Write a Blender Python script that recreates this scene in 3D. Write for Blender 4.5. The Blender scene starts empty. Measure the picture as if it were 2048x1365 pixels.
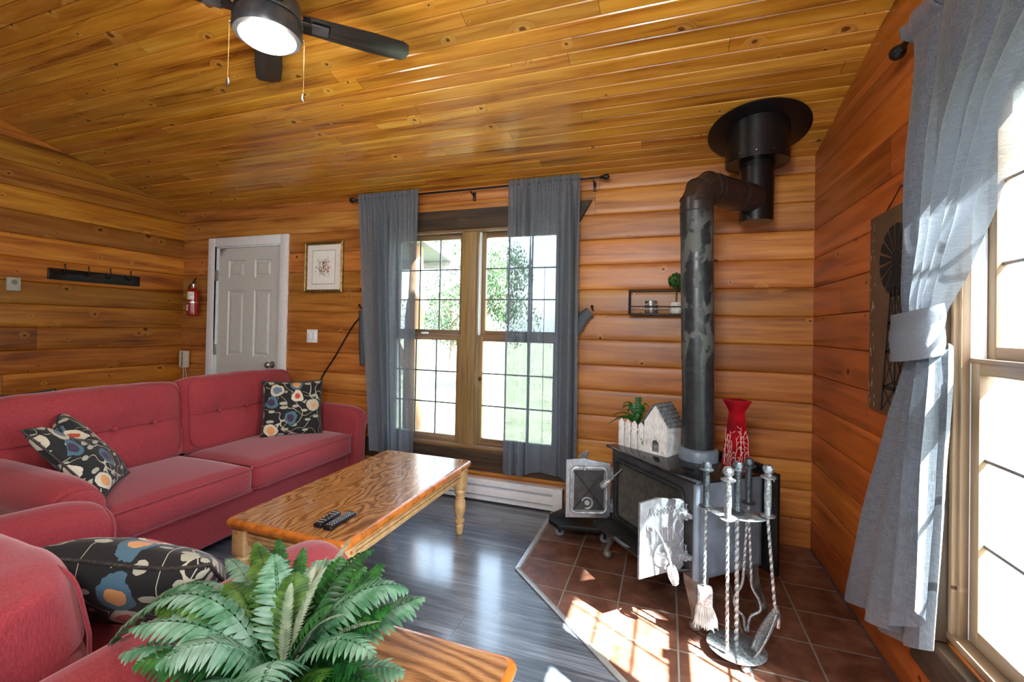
import bpy, bmesh, math, random
from mathutils import Vector, Matrix, noise as mnoise
random.seed(7)
S = bpy.context.scene
COL = S.collection
PI = math.pi
# ------------------------------------------------------------------ room numbers (metres)
D, XR, XL, ZC, SL = 3.2004, 0.8413, -4.5934, 2.3806, 0.2598     # back wall y, right wall x, left wall x, ceiling at back wall, slope
YR, YF = -0.6, -4.2                                             # ridge, wall behind the camera
def ceil_z(y): return ZC + SL * (D - y) if y > YR else ZC + SL * (D - YR) - SL * (YR - y)
# ------------------------------------------------------------------ camera
F, YAW, PIT, ROL, CX, CY = 904.17, -0.3405, 0.0111, 0.0204, 1012.92, 645.42
fwd = Vector((math.sin(YAW) * math.cos(PIT), math.cos(YAW) * math.cos(PIT), math.sin(PIT)))
rr = Vector((math.cos(YAW), -math.sin(YAW), 0)); uu = rr.cross(fwd)
r2 = rr * math.cos(ROL) + uu * math.sin(ROL); u2 = -rr * math.sin(ROL) + uu * math.cos(ROL)
cd = bpy.data.cameras.new('camera'); cam = bpy.data.objects.new('camera', cd); COL.objects.link(cam)
m3 = Matrix((r2, u2, -fwd)).transposed(); cam.matrix_world = Matrix.Translation((0, 0, 1.3)) @ m3.to_4x4()
cd.sensor_width = 36; cd.lens = F / 2048 * 36
cd.shift_x = (1024 - CX) / 2048; cd.shift_y = (CY - 682.5) / 2048; cd.clip_start = 0.02; cd.clip_end = 400
S.camera = cam
# ------------------------------------------------------------------ world, sun, exposure
S.view_settings.view_transform = 'Standard'; S.view_settings.look = 'None'; S.view_settings.gamma = 1
S.view_settings.exposure = 0.3
w = bpy.data.worlds.new('sky'); S.world = w; w.use_nodes = True
nt = w.node_tree; bg = nt.nodes['Background']
sky = nt.nodes.new('ShaderNodeTexSky'); sky.sky_type = 'NISHITA'; sky.sun_disc = False
sky.sun_elevation = math.radians(52); sky.sun_rotation = math.radians(120); sky.dust_density = 3.0; sky.altitude = 100
mx = nt.nodes.new('ShaderNodeMix'); mx.data_type = 'RGBA'; mx.inputs[0].default_value = 0.75
nt.links.new(sky.outputs[0], mx.inputs[6]); mx.inputs[7].default_value = (0.80, 0.90, 1.0, 1)
nt.links.new(mx.outputs[2], bg.inputs[0]); bg.inputs[1].default_value = 5.2
sl = bpy.data.lights.new('sun', 'SUN'); so = bpy.data.objects.new('sun', sl); COL.objects.link(so)
sl.energy = 135; sl.angle = math.radians(0.6); sl.color = (1.0, 0.97, 0.93)
so.rotation_euler = Vector((-0.68, 0.412, -1)).to_track_quat('-Z', 'Y').to_euler(); so.location = (5, -3, 8)
def area(name, loc, direction, sx, sy, power, color=(1, 1, 1)):
    l = bpy.data.lights.new(name, 'AREA'); l.shape = 'RECTANGLE'; l.size = sx; l.size_y = sy; l.energy = power; l.color = color
    o = bpy.data.objects.new(name, l); COL.objects.link(o); o.location = loc
    o.rotation_euler = Vector(direction).to_track_quat('-Z', 'Y').to_euler(); return o
# added fill lights: two standing in for daylight, one for a camera flash
area('rear_fill', (-1.4, YF + 0.15, 1.6), (0, 1, -0.05), 3.2, 1.7, 55, (0.86, 0.96, 1))  # unseen fill panel; the rear wall has no window opening
area('side_fill', (XR - 0.1, -1.6, 1.4), (-1, 0.15, 0), 1.6, 1.5, 24, (0.92, 0.96, 1))  # fill added just inside the right wall, no opening there
for a in (area('portal', (XR + 0.16, 1.04, 1.21), (-1, 0, 0), 1.68, 1.5, 1), area('portal', (-1.443, D + 0.16, 1.21), (0, -1, 0), 1.5, 1.68, 1)): a.data.cycles.is_portal = True
area('flash_fill', (-0.25, -0.35, 1.95), (-0.15, 1, -0.02), 0.35, 0.35, 32, (1, 1, 1))  # soft flash stand-in, added above and behind the camera
# ------------------------------------------------------------------ node helper
class G:
    def __init__(s, name):
        s.m = bpy.data.materials.new(name); s.m.use_nodes = True; s.t = s.m.node_tree
        s.b = s.t.nodes['Principled BSDF']; s.out = s.t.nodes['Material Output']
    def put(s, sock, v):
        if isinstance(v, bpy.types.NodeSocket): s.t.links.new(v, sock)
        elif isinstance(v, (tuple, list)) and len(v) == 3 and sock.type == 'RGBA': sock.default_value = (*v, 1)
        else: sock.default_value = v
    def n(s, typ, ins=None, out=0, **props):
        k = s.t.nodes.new('ShaderNode' + typ)
        for a, v in props.items(): setattr(k, a, v)
        for a, v in (ins or {}).items(): s.put(k.inputs[a], v)
        return k.outputs[out]
    def math(s, op, a, b=0.0, c=0.0, clamp=False):
        k = s.t.nodes.new('ShaderNodeMath'); k.operation = op; k.use_clamp = clamp
        s.put(k.inputs[0], a); s.put(k.inputs[1], b); s.put(k.inputs[2], c); return k.outputs[0]
    def mix(s, f, a, b, mode='MIX'):
        k = s.t.nodes.new('ShaderNodeMix'); k.data_type = 'RGBA'; k.blend_type = mode
        s.put(k.inputs[0], f); s.put(k.inputs[6], a); s.put(k.inputs[7], b); return k.outputs[2]
    def vec(s, x, y, z=0.0): return s.n('CombineXYZ', {0: x, 1: y, 2: z})
    def step(s, v, lo, hi): return s.n('MapRange', {0: v, 1: lo, 2: hi, 3: 0.0, 4: 1.0}, interpolation_type='SMOOTHSTEP')
    def ramp(s, f, stops):
        k = s.t.nodes.new('ShaderNodeValToRGB'); s.put(k.inputs[0], f); e = k.color_ramp.elements
        while len(e) < len(stops): e.new(0.5)
        for i, (p, c) in enumerate(stops): e[i].position = p; e[i].color = (*c, 1)
        return k.outputs[0]
    def coord(s, kind='Object'): 
        k = s.t.nodes.new('ShaderNodeTexCoord'); return k.outputs[kind]
    def xyz(s, v):
        k = s.t.nodes.new('ShaderNodeSeparateXYZ'); s.put(k.inputs[0], v); return k.outputs
    def noise(s, v, scale, detail=3, rough=0.5, dist=0.0): return s.n('TexNoise', {'Vector': v, 'Scale': scale, 'Detail': detail, 'Roughness': rough, 'Distortion': dist})
    def bump(s, h, strength=0.3, dist=0.01):
        s.put(s.b.inputs['Normal'], s.n('Bump', {'Height': h, 'Strength': strength, 'Distance': dist}))
    def set(s, **kw):
        for a, v in kw.items(): s.put(s.b.inputs[a.replace('_', ' ')], v)
        return s
def srgb(r, g, b):
    f = lambda c: (c / 255 / 12.92) if c / 255 <= 0.04045 else ((c / 255 + 0.055) / 1.055) ** 2.4
    return (f(r), f(g), f(b))
def plain(name, col, rough=0.5, metal=0.0, var=0.15, scale=30, bump=0.05, spec=None, coat=0.0):
    g = G(name); c = g.coord(); nz = g.noise(c, scale, 3)
    dark = tuple(x * (1 - var) for x in col); lite = tuple(min(1, x * (1 + var)) for x in col)
    g.set(Base_Color=g.mix(g.step(nz, 0.35, 0.65), dark, lite), Metallic=metal)
    g.set(Roughness=g.n('MapRange', {0: nz, 3: max(0.02, rough - 0.06), 4: min(1, rough + 0.06)}))
    if bump: g.bump(nz, bump, 0.003)
    if coat: g.set(Coat_Weight=coat)
    return g.m
# ------------------------------------------------------------------ wood
def wood(name, along, across, pitch, off, cols, seglen=2.2, knots=0.5, rough=0.38, tintlo=0.75, tinthi=1.12, grain=1.0, bump=0.12, red=0.5, slope=False, world=False, knotscale=4.2, coat=0.0, jointw=0.0025):
    g = G(name); P = g.coord('Object'); X = g.xyz(P); ax = {'x': 0, 'y': 1, 'z': 2}
    a = X[ax[along]]; b = X[ax[across]]
    bb = g.math('DIVIDE', g.math('SUBTRACT', b, off), pitch); bi = g.math('FLOOR', bb)
    r1 = g.n('TexWhiteNoise', {'Vector': g.vec(bi, 3.7, 1.1)}, noise_dimensions='3D')
    sgf = g.math('ADD', g.math('DIVIDE', a, seglen), g.math('MULTIPLY', r1, 17.3)); sg = g.math('FLOOR', sgf)
    wn = g.t.nodes.new('ShaderNodeTexWhiteNoise'); wn.noise_dimensions = '3D'; g.put(wn.inputs['Vector'], g.vec(bi, sg, 0.5))
    rnd, rc = wn.outputs['Value'], g.xyz(wn.outputs['Color'])
    # knots
    kv = g.vec(g.math('ADD', g.math('MULTIPLY', a, knotscale), g.math('MULTIPLY', rnd, 40.0)), g.math('MULTIPLY', b, knotscale * 1.25), 0.0)
    vo = g.t.nodes.new('ShaderNodeTexVoronoi'); vo.voronoi_dimensions = '2D'; vo.feature = 'F1'; g.put(vo.inputs['Vector'], kv); vo.inputs['Scale'].default_value = 1
    d = g.math('ADD', vo.outputs['Distance'], g.math('MULTIPLY', g.math('SUBTRACT', g.noise(kv, 6, 2), 0.5), 0.09))
    cr = g.xyz(vo.outputs['Color'])
    on = g.math('LESS_THAN', cr[0], knots)
    ksz = g.math('ADD', 0.022, g.math('MULTIPLY', g.math('POWER', cr[1], 3.0), 0.11))
    kn = g.math('MULTIPLY', on, g.math('SUBTRACT', 1.0, g.step(d, g.math('MULTIPLY', ksz, 0.55), ksz)))
    halo = g.math('MULTIPLY', on, g.math('SUBTRACT', 1.0, g.step(d, ksz, g.math('MULTIPLY', ksz, 3.4))))
    # grain, bent round the knots
    wb = g.math('ADD', g.math('MULTIPLY', b, 26.0 * grain), g.math('MULTIPLY', halo, 2.2))
    gv = g.vec(g.math('ADD', g.math('MULTIPLY', a, 1.5), g.math('MULTIPLY', rnd, 60.0)), wb, g.math('MULTIPLY', rnd, 9.0))
    n1 = g.noise(gv, 1.0, 4, 0.55, 0.7)
    fv = g.vec(g.math('MULTIPLY', a, 9.0), g.math('MULTIPLY', b, 330.0), rnd)
    n2 = g.noise(fv, 1.0, 2, 0.6)
    big = g.noise(g.vec(g.math('MULTIPLY', a, 0.9), g.math('MULTIPLY', b, 7.0), g.math('MULTIPLY', rnd, 30.0)), 1.3, 2)
    t = g.math('ADD', g.math('ADD', g.math('MULTIPLY', n1, 0.75), g.math('MULTIPLY', n2, 0.18)), g.math('MULTIPLY', g.math('SUBTRACT', big, 0.5), 0.55))
    c = g.ramp(t, [(0.22, cols[0]), (0.42, cols[1]), (0.6, cols[2]), (0.82, cols[3])])
    tint = g.n('MapRange', {0: rnd, 3: tintlo, 4: tinthi})
    c = g.mix(1.0, c, g.n('CombineXYZ', {0: tint, 1: g.math('MULTIPLY', tint, g.n('MapRange', {0: rc[1], 3: 1.0 - red * 0.45, 4: 1.08})), 2: g.math('MULTIPLY', tint, g.n('MapRange', {0: rc[2], 3: 0.7, 4: 1.15}))}), 'MULTIPLY')
    c = g.mix(g.math('MULTIPLY', halo, 0.16), c, cols[3]); c = g.mix(g.math('MULTIPLY', kn, 0.8), c, g.mix(g.step(d, 0.0, g.math('MULTIPLY', ksz, 0.8)), srgb(44, 19, 8), srgb(74, 34, 12)))
    fr = g.math('FRACT', sgf); jl = g.math('LESS_THAN', fr, jointw / seglen)
    c = g.mix(g.math('MULTIPLY', jl, 0.8), c, srgb(30, 13, 5))
    g.set(Base_Color=c, Roughness=g.math('ADD', rough - 0.08, g.math('MULTIPLY', n1, 0.16)), Specular_IOR_Level=g.math('SUBTRACT', 0.5, g.math('MULTIPLY', kn, 0.4)))
    if coat: g.set(Coat_Weight=coat, Coat_Roughness=0.17)
    g.bump(g.math('SUBTRACT', g.math('ADD', n2, n1), g.math('MULTIPLY', jl, 2.0)), bump, 0.004)
    return g.m
O4 = [srgb(118, 64, 22), srgb(180, 112, 46), srgb(204, 138, 62), srgb(226, 174, 100)]
OR = [srgb(110, 52, 18), srgb(168, 88, 34), srgb(190, 106, 44), srgb(206, 132, 64)]
CE = [srgb(118, 62, 16), srgb(182, 120, 38), srgb(206, 148, 56), srgb(232, 190, 112)]
M = {}
M['wall_back'] = wood('stained_log_siding_back', 'x', 'z', .1755, 0, O4, 9.0, 0.3, tintlo=.68, red=.3, knotscale=5)
M['wall_right'] = wood('stained_log_siding_right', 'y', 'z', .1755, 0, OR, 8.0, 0.3, red=.3, knotscale=5)
M['wall_left'] = wood('knotty_log_siding_left', 'y', 'z', .1755, 0, [srgb(104, 54, 14), srgb(172, 106, 30), srgb(200, 136, 46), srgb(216, 160, 72)], 12.3, 0.85, tintlo=.42, tinthi=1.15, red=.5, knotscale=4.6)
M['ceiling'] = wood('varnished_pine_ceiling', 'x', 'y', .08, 0, CE, 2.9, 0.5, rough=.3, red=.25, tintlo=.82, tinthi=1.1, knotscale=5.2, coat=.6)
DK = [srgb(26, 18, 10), srgb(54, 38, 22), srgb(78, 56, 32), srgb(120, 96, 66)]
M['dark_x'] = wood('dark_rough_board', 'x', 'z', .3, .02, DK, 900, .3, rough=.6, red=.1, bump=.4)
M['dark_z'] = wood('dark_rough_upright', 'z', 'y', .3, .02, DK, 900, .3, rough=.6, red=.1, bump=.4)
M['dark_y'] = wood('dark_rough_ledge', 'y', 'z', .3, .02, DK, 900, .3, rough=.6, red=.1, bump=.4)
WN = [srgb(90, 68, 46), srgb(124, 98, 70), srgb(142, 116, 86), srgb(164, 140, 110)]
M['sash_v'] = wood('window_pine_upright', 'z', 'x', .4, 0, WN, 900, .08, rough=.42, red=.1)
M['sash_h'] = wood('window_pine_rail', 'x', 'z', .4, 0, WN, 900, .06, rough=.42, red=.1)
M['sash_hy'] = wood('window_pine_rail_side', 'y', 'z', .4, 0, WN, 900, .06, rough=.42, red=.1)
M['sash_vy'] = wood('window_pine_upright_side', 'z', 'y', .4, 0, WN, 900, .08, rough=.42, red=.1)
OK = [srgb(112, 70, 34), srgb(150, 98, 52), srgb(172, 118, 66), srgb(188, 138, 86)]
def oak(name, along, across, rough=.25, k=1.0):
    g = G(name); X = g.xyz(g.coord()); ax = {'x': 0, 'y': 1, 'z': 2}; a = X[ax[along]]; b = X[ax[across]]
    bi = g.math('FLOOR', g.math('DIVIDE', b, .105)); rnd = g.n('TexWhiteNoise', {'Vector': g.vec(bi, .3, 2)}, noise_dimensions='3D')
    warp = g.noise(g.vec(g.math('MULTIPLY', a, 1.3), g.math('MULTIPLY', b, 3.2), g.math('MULTIPLY', rnd, 20.0)), 1.6, 2, .5, .5)
    rings = g.math('SINE', g.math('ADD', g.math('MULTIPLY', warp, 95.0 * k), g.math('MULTIPLY', b, 160.0)))
    pores = g.noise(g.vec(g.math('MULTIPLY', a, 14.0), g.math('MULTIPLY', b, 420.0), 0.0), 1, 2, .6)
    t = g.math('ADD', g.math('MULTIPLY', g.math('ADD', rings, 1.0), 0.28), g.math('MULTIPLY', pores, .55))
    c = g.ramp(t, [(0.22, OK[0]), (0.42, OK[1]), (0.62, OK[2]), (0.9, OK[3])])
    g.set(Base_Color=c, Roughness=g.math('ADD', rough - .07, g.math('MULTIPLY', pores, .18)), Coat_Weight=.6, Coat_Roughness=.1, Coat_IOR=1.6); g.bump(t, .12, .002); return g.m
M['oak_y'] = oak('varnished_oak_top', 'y', 'x'); M['oak_x'] = oak('varnished_oak_end_table', 'x', 'y', k=.8)
M['oak_edge'] = plain('honey_oak_edge', srgb(186, 108, 40), .28, var=.25, scale=18, coat=.4)
M['cream_oak'] = plain('blond_oak_legs', srgb(196, 158, 108), .4, var=.14, scale=25)
# floor planks: grey vinyl, boards along x
def planks():
    g = G('grey_vinyl_planks'); X = g.xyz(g.coord()); a, b = X[0], X[1]; p = .1505
    bb = g.math('DIVIDE', g.math('SUBTRACT', b, .074), p); bi = g.math('FLOOR', bb)
    r1 = g.n('TexWhiteNoise', {'Vector': g.vec(bi, 1.7, 4)}, noise_dimensions='3D'); sf = g.math('ADD', g.math('DIVIDE', a, .92), g.math('MULTIPLY', r1, 9.0)); sg = g.math('FLOOR', sf)
    rnd = g.n('TexWhiteNoise', {'Vector': g.vec(bi, sg, 4)}, noise_dimensions='3D')
    n1 = g.noise(g.vec(g.math('ADD', g.math('MULTIPLY', a, 2.2), g.math('MULTIPLY', rnd, 30.0)), g.math('MULTIPLY', b, 34.0), rnd), 1, 5, .65, .9)
    n2 = g.noise(g.vec(g.math('MULTIPLY', a, 6.0), g.math('MULTIPLY', b, 120.0), rnd), 1, 3, .6, .5)
    t = g.math('ADD', g.math('MULTIPLY', n1, .75), g.math('MULTIPLY', n2, .3))
    c = g.ramp(t, [(.3, srgb(40, 46, 54)), (.5, srgb(82, 90, 101)), (.62, srgb(112, 120, 131)), (.78, srgb(146, 153, 161))])
    c = g.mix(1.0, c, g.n('MapRange', {0: rnd, 3: .78, 4: 1.15}), 'MULTIPLY')
    fa = g.math('FRACT', sf); fb = g.math('FRACT', bb)
    gap = g.math('MAXIMUM', g.math('LESS_THAN', fa, .0035), g.math('LESS_THAN', fb, .016))
    c = g.mix(g.math('MULTIPLY', gap, .75), c, srgb(14, 15, 17))
    g.set(Base_Color=c, Roughness=g.math('ADD', .26, g.math('MULTIPLY', n1, .2)), Coat_Weight=1.0, Coat_Roughness=.16, Coat_IOR=1.6); g.bump(g.math('SUBTRACT', t, g.math('MULTIPLY', gap, 1.5)), .12, .003); return g.m
M['floor'] = planks()
def tiles():
    g = G('terracotta_floor_tiles'); X = g.xyz(g.coord()); a, b = X[0], X[1]
    aa = g.math('DIVIDE', g.math('SUBTRACT', a, .065), .2605); bb = g.math('DIVIDE', g.math('SUBTRACT', b, 1.977), .2458)
    rnd = g.n('TexWhiteNoise', {'Vector': g.vec(g.math('FLOOR', aa), g.math('FLOOR', bb), 4)}, noise_dimensions='3D')
    cl = g.noise(g.vec(a, b, g.math('MULTIPLY', rnd, 9.0)), 9, 3, .6, .6)
    c = g.ramp(cl, [(.3, srgb(78, 48, 38)), (.5, srgb(106, 70, 56)), (.7, srgb(130, 92, 76))])
    c = g.mix(1.0, c, g.n('MapRange', {0: rnd, 3: .82, 4: 1.1}), 'MULTIPLY')
    ea = g.math('ABSOLUTE', g.math('SUBTRACT', g.math('FRACT', g.math('ADD', aa, .5)), .5)); eb = g.math('ABSOLUTE', g.math('SUBTRACT', g.math('FRACT', g.math('ADD', bb, .5)), .5))
    e = g.math('MINIMUM', ea, eb); gr = g.math('SUBTRACT', 1.0, g.step(e, .011, .019))
    c = g.mix(gr, c, srgb(128, 122, 114))
    g.set(Base_Color=c, Roughness=g.math('ADD', .34, g.math('MULTIPLY', gr, .45))); g.bump(g.math('SUBTRACT', g.math('MULTIPLY', cl, .25), gr), .45, .004); return g.m
M['tiles'] = tiles()
# red upholstery
def fabric(name, c0, c1, sheen=.38):
    g = G(name); P = g.coord(); X = g.xyz(P)
    wv = g.noise(g.vec(g.math('MULTIPLY', X[0], 420.0), g.math('MULTIPLY', X[1], 60.0), g.math('MULTIPLY', X[2], 620.0)), 1, 2)
    wv2 = g.noise(g.vec(g.math('MULTIPLY', X[0], 420.0), g.math('MULTIPLY', X[1], 620.0), g.math('MULTIPLY', X[2], 60.0)), 1, 2)
    t = g.math('ADD', g.math('MULTIPLY', g.math('ADD', wv, wv2), .42), g.math('MULTIPLY', g.noise(P, 3, 1), .12))
    g.set(Base_Color=g.mix(g.step(t, .28, .76), c0, c1), Roughness=.85, Sheen_Weight=sheen, Sheen_Roughness=.45, Sheen_Tint=(1, .72, .74, 1))
    g.bump(t, .35, .002); return g.m
M['red'] = fabric('red_woven_upholstery', srgb(120, 30, 38), srgb(176, 58, 66))
M['piping'] = fabric('red_piping_cord', srgb(112, 24, 34), srgb(160, 46, 56), .4)
def floral():
    g = G('black_floral_print'); P = g.coord(); X = g.xyz(P)
    wob = g.math('MULTIPLY', g.math('SUBTRACT', g.noise(P, 14, 3), .5), .42)
    pv = g.vec(X[0], X[1], 0.0)
    def cells(scale, seed, keep, squash=1.0):
        v = g.t.nodes.new('ShaderNodeTexVoronoi'); v.voronoi_dimensions = '2D'; v.feature = 'F1'; v.inputs['Randomness'].default_value = .75
        g.put(v.inputs['Vector'], g.vec(g.math('ADD', g.math('MULTIPLY', X[0], scale), seed), g.math('MULTIPLY', X[1], scale * squash), 0.0)); v.inputs['Scale'].default_value = 1
        cc = g.xyz(v.outputs['Color']); return g.math('ADD', v.outputs['Distance'], wob), cc, g.math('LESS_THAN', cc[0], keep), v.outputs['Color']
    d, cc, on, raw = cells(8.0, 3.3, .7)
    outer = g.ramp(cc[1], [(0, srgb(188, 176, 156)), (.3, srgb(70, 104, 122)), (.55, srgb(150, 52, 40)), (.75, srgb(206, 196, 176)), (1, srgb(92, 42, 58))])
    inner = g.ramp(cc[2], [(0, srgb(214, 150, 92)), (.35, srgb(190, 70, 40)), (.6, srgb(92, 116, 136)), (.8, srgb(60, 44, 70)), (1, srgb(224, 200, 160))])
    for r in (outer, inner): r.node.color_ramp.interpolation = 'CONSTANT'
    blk = srgb(15, 13, 13)
    # stems: iso lines of a smooth noise
    nz = g.noise(pv, 7.5, 0, .5, .8); st = g.math('LESS_THAN', g.math('ABSOLUTE', g.math('SUBTRACT', nz, .5)), .0085)
    nz2 = g.noise(g.vec(X[1], X[0], 4.0), 6.0, 0, .5, .6); st2 = g.math('LESS_THAN', g.math('ABSOLUTE', g.math('SUBTRACT', nz2, .47)), .007)
    c = g.mix(g.math('MAXIMUM', st, st2), blk, srgb(186, 180, 160))
    d2, c2, on2, _ = cells(13, 9.1, .5, 2.2)
    c = g.mix(g.math('MULTIPLY', on2, g.math('LESS_THAN', d2, .3)), c, srgb(170, 168, 148))
    c = g.mix(g.math('MULTIPLY', on, g.math('LESS_THAN', d, .42)), c, blk)
    c = g.mix(g.math('MULTIPLY', on, g.math('LESS_THAN', d, .36)), c, outer)
    c = g.mix(g.math('MULTIPLY', on, g.math('LESS_THAN', d, .2)), c, inner)
    g.set(Base_Color=c, Roughness=.8, Sheen_Weight=.1); g.bump(g.noise(P, 260, 2), .2, .002); return g.m
M['floral'] = floral()
def curtain_mat():
    g = G('grey_slub_curtain'); P = g.coord(); X = g.xyz(P)
    h = g.noise(g.vec(g.math('MULTIPLY', X[0], 36.0), g.math('MULTIPLY', X[1], 36.0), g.math('MULTIPLY', X[2], 850.0)), 1, 2)
    v = g.noise(g.vec(g.math('MULTIPLY', X[0], 850.0), g.math('MULTIPLY', X[1], 850.0), g.math('MULTIPLY', X[2], 30.0)), 1, 2)
    t = g.math('MAXIMUM', h, v)
    col = g.mix(g.step(t, .45, .72), srgb(88, 95, 105), srgb(108, 115, 125))
    g.set(Base_Color=col, Roughness=.75, Sheen_Weight=.15)
    tr = g.n('BsdfTranslucent', {'Color': col}); ms = g.n('MixShader', {0: .10, 1: g.b.outputs[0], 2: tr})
    tp = g.n('BsdfTransparent', {'Color': (.78, .84, .88)}); hole = g.n('MapRange', {0: t, 1: .5, 2: .68, 3: .26, 4: .06})
    g.t.links.new(g.n('MixShader', {0: hole, 1: ms, 2: tp}), g.out.inputs[0]); g.bump(t, .25, .002); return g.m
M['curtain'] = curtain_mat()
def glass_mat():
    g = G('clear_glass'); fz = g.math('ADD', .035, g.math('MULTIPLY', g.math('POWER', g.n('LayerWeight', {'Blend': .5}, out=1), 5.0), .8)); nz = g.noise(g.coord(), 3, 2)
    gl = g.n('BsdfGlossy', {'Color': (.95, .97, 1), 'Roughness': g.math('MULTIPLY', nz, .03)}); tp = g.n('BsdfTransparent', {'Color': (.95, .98, .97)})
    g.t.links.new(g.n('MixShader', {0: fz, 1: tp, 2: gl}), g.out.inputs[0]); return g.m
M['glass'] = glass_mat()
M['white'] = plain('white_paint', srgb(226, 228, 232), .4, var=.03)
M['door'] = plain('pale_grey_door_paint', srgb(198, 200, 196), .42, var=.03)
M['liner'] = plain('white_vinyl_liner', srgb(222, 226, 230), .4, var=.03)
M['grille'] = plain('grey_window_grille', srgb(66, 68, 70), .4, var=.1)
M['black'] = plain('satin_black_metal', srgb(20, 20, 21), .42, .3, var=.3)
M['blackgloss'] = plain('black_gloss_panel', srgb(10, 12, 13), .2, var=.2, bump=0)
M['iron'] = plain('stove_iron_plate', srgb(108, 120, 134), .4, .1, var=.18, scale=9, bump=.12)
M['irondark'] = plain('sooty_cast_iron', srgb(44, 45, 46), .55, .4, var=.35, scale=22, bump=.3)
M['castgrey'] = plain('bare_cast_iron_door', srgb(136, 140, 146), .5, .5, var=.15, scale=40, bump=.4)
M['steel'] = plain('brushed_nickel', srgb(176, 178, 180), .24, .9, var=.1)
M['pewter'] = plain('hammered_pewter', srgb(150, 156, 160), .36, .75, var=.3, scale=110, bump=.9)
M['darkpewter'] = plain('dark_hammered_pewter', srgb(76, 84, 90), .36, .7, var=.3, scale=110, bump=.8)
# ------------------------------------------------------------------ mesh helper
I4 = Matrix.Identity(4)
def TR(x=0, y=0, z=0): return Matrix.Translation((x, y, z))
def RZ(a): return Matrix.Rotation(a, 4, 'Z')
def RX(a): return Matrix.Rotation(a, 4, 'X')
def RY(a): return Matrix.Rotation(a, 4, 'Y')
def frame(p, dz, hint=(0, 0, 1)):
    z = Vector(dz).normalized(); h = Vector(hint)
    if abs(z.dot(h)) > .98: h = Vector((1, 0, 0))
    x = h.cross(z).normalized(); y = z.cross(x)
    return Matrix.Translation(p) @ Matrix((x, y, z)).transposed().to_4x4()
class MB:
    def __init__(s, m=None): s.bm = bmesh.new(); s.m = m or I4
    def _add(s, vs, fs):
        v = [s.bm.verts.new(s.m @ Vector(p)) for p in vs]
        for f in fs:
            try: s.bm.faces.new([v[i] for i in f])
            except ValueError: pass
        return s
    def box(s, x0, x1, y0, y1, z0, z1, bev=0.0, m=None, seg=2):
        b = bmesh.new(); bmesh.ops.create_cube(b, size=1)
        bmesh.ops.transform(b, matrix=TR((x0 + x1) / 2, (y0 + y1) / 2, (z0 + z1) / 2) @ Matrix.Diagonal((x1 - x0, y1 - y0, z1 - z0, 1)), verts=b.verts)
        if bev: bmesh.ops.bevel(b, geom=b.edges[:], offset=min(bev, .49 * min(x1 - x0, y1 - y0, z1 - z0)), segments=seg, affect='EDGES', profile=.5)
        if m: bmesh.ops.transform(b, matrix=m, verts=b.verts)
        b.verts.index_update(); s._add([v.co.copy() for v in b.verts], [[v.index for v in f.verts] for f in b.faces]); b.free(); return s
    def tube(s, pts, r, seg=10, caps=True, closed=False):
        pts = [Vector(p) for p in pts]; n = len(pts); rs = r if isinstance(r, (list, tuple)) else [r] * n
        vs = []; prev = None
        for i, p in enumerate(pts):
            t = (pts[(i + 1) % n] - pts[i - 1]) if closed else (pts[min(i + 1, n - 1)] - pts[max(i - 1, 0)])
            t = t.normalized() if t.length > 1e-9 else Vector((0, 0, 1))
            if prev is None: h = Vector((0, 0, 1)) if abs(t.z) < .9 else Vector((1, 0, 0)); x = h.cross(t).normalized()
            else: x = (prev - t * prev.dot(t)).normalized()
            prev = x; y = t.cross(x)
            for k in range(seg):
                a = 2 * PI * k / seg; vs.append(p + (x * math.cos(a) + y * math.sin(a)) * rs[i])
        fs = []
        for i in range(n if closed else n - 1):
            for k in range(seg):
                a = i * seg + k; b = i * seg + (k + 1) % seg; j = (i + 1) % n
                fs.append([a, b, j * seg + (k + 1) % seg, j * seg + k])
        if caps and not closed: fs += [list(range(seg))[::-1], [(n - 1) * seg + k for k in range(seg)]]
        return s._add(vs, fs)
    def lathe(s, prof, seg=24, m=None, sx=1.0, sy=1.0):
        m = m or I4; vs = []; n = len(prof)
        for r, z in prof:
            for k in range(seg):
                a = 2 * PI * k / seg; vs.append(m @ Vector((r * math.cos(a) * sx, r * math.sin(a) * sy, z)))
        fs = [[i * seg + k, i * seg + (k + 1) % seg, (i + 1) * seg + (k + 1) % seg, (i + 1) * seg + k] for i in range(n - 1) for k in range(seg)]
        if prof[0][0] > 1e-5: fs.append(list(range(seg))[::-1])
        if prof[-1][0] > 1e-5: fs.append([(n - 1) * seg + k for k in range(seg)])
        return s._add(vs, fs)
    def prism(s, poly, h, m=None, bev=0.0):
        """polygon in local xy, extruded +z by h"""
        b = bmesh.new(); v = [b.verts.new((x, y, 0)) for x, y in poly]; f = b.faces.new(v)
        r = bmesh.ops.extrude_face_region(b, geom=[f]); bmesh.ops.translate(b, vec=(0, 0, h), verts=[e for e in r['geom'] if isinstance(e, bmesh.types.BMVert)])
        bmesh.ops.recalc_face_normals(b, faces=b.faces[:])
        if bev: bmesh.ops.bevel(b, geom=[e for e in b.edges if abs(e.verts[0].co.z - e.verts[1].co.z) < 1e-6], offset=bev, segments=2, affect='EDGES', profile=.5)
        if m: bmesh.ops.transform(b, matrix=m, verts=b.verts)
        b.verts.index_update(); s._add([x.co.copy() for x in b.verts], [[x.index for x in f.verts] for f in b.faces]); b.free(); return s
    def grid(s, fn, nu, nv, closeu=False):
        vs = [fn(i / nu, j / nv) for j in range(nv + 1) for i in range(nu + (0 if closeu else 1))]; w = nu + (0 if closeu else 1)
        fs = [[j * w + i, j * w + (i + 1) % w, (j + 1) * w + (i + 1) % w, (j + 1) * w + i] for j in range(nv) for i in range(nu)]
        return s._add(vs, fs)
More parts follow.
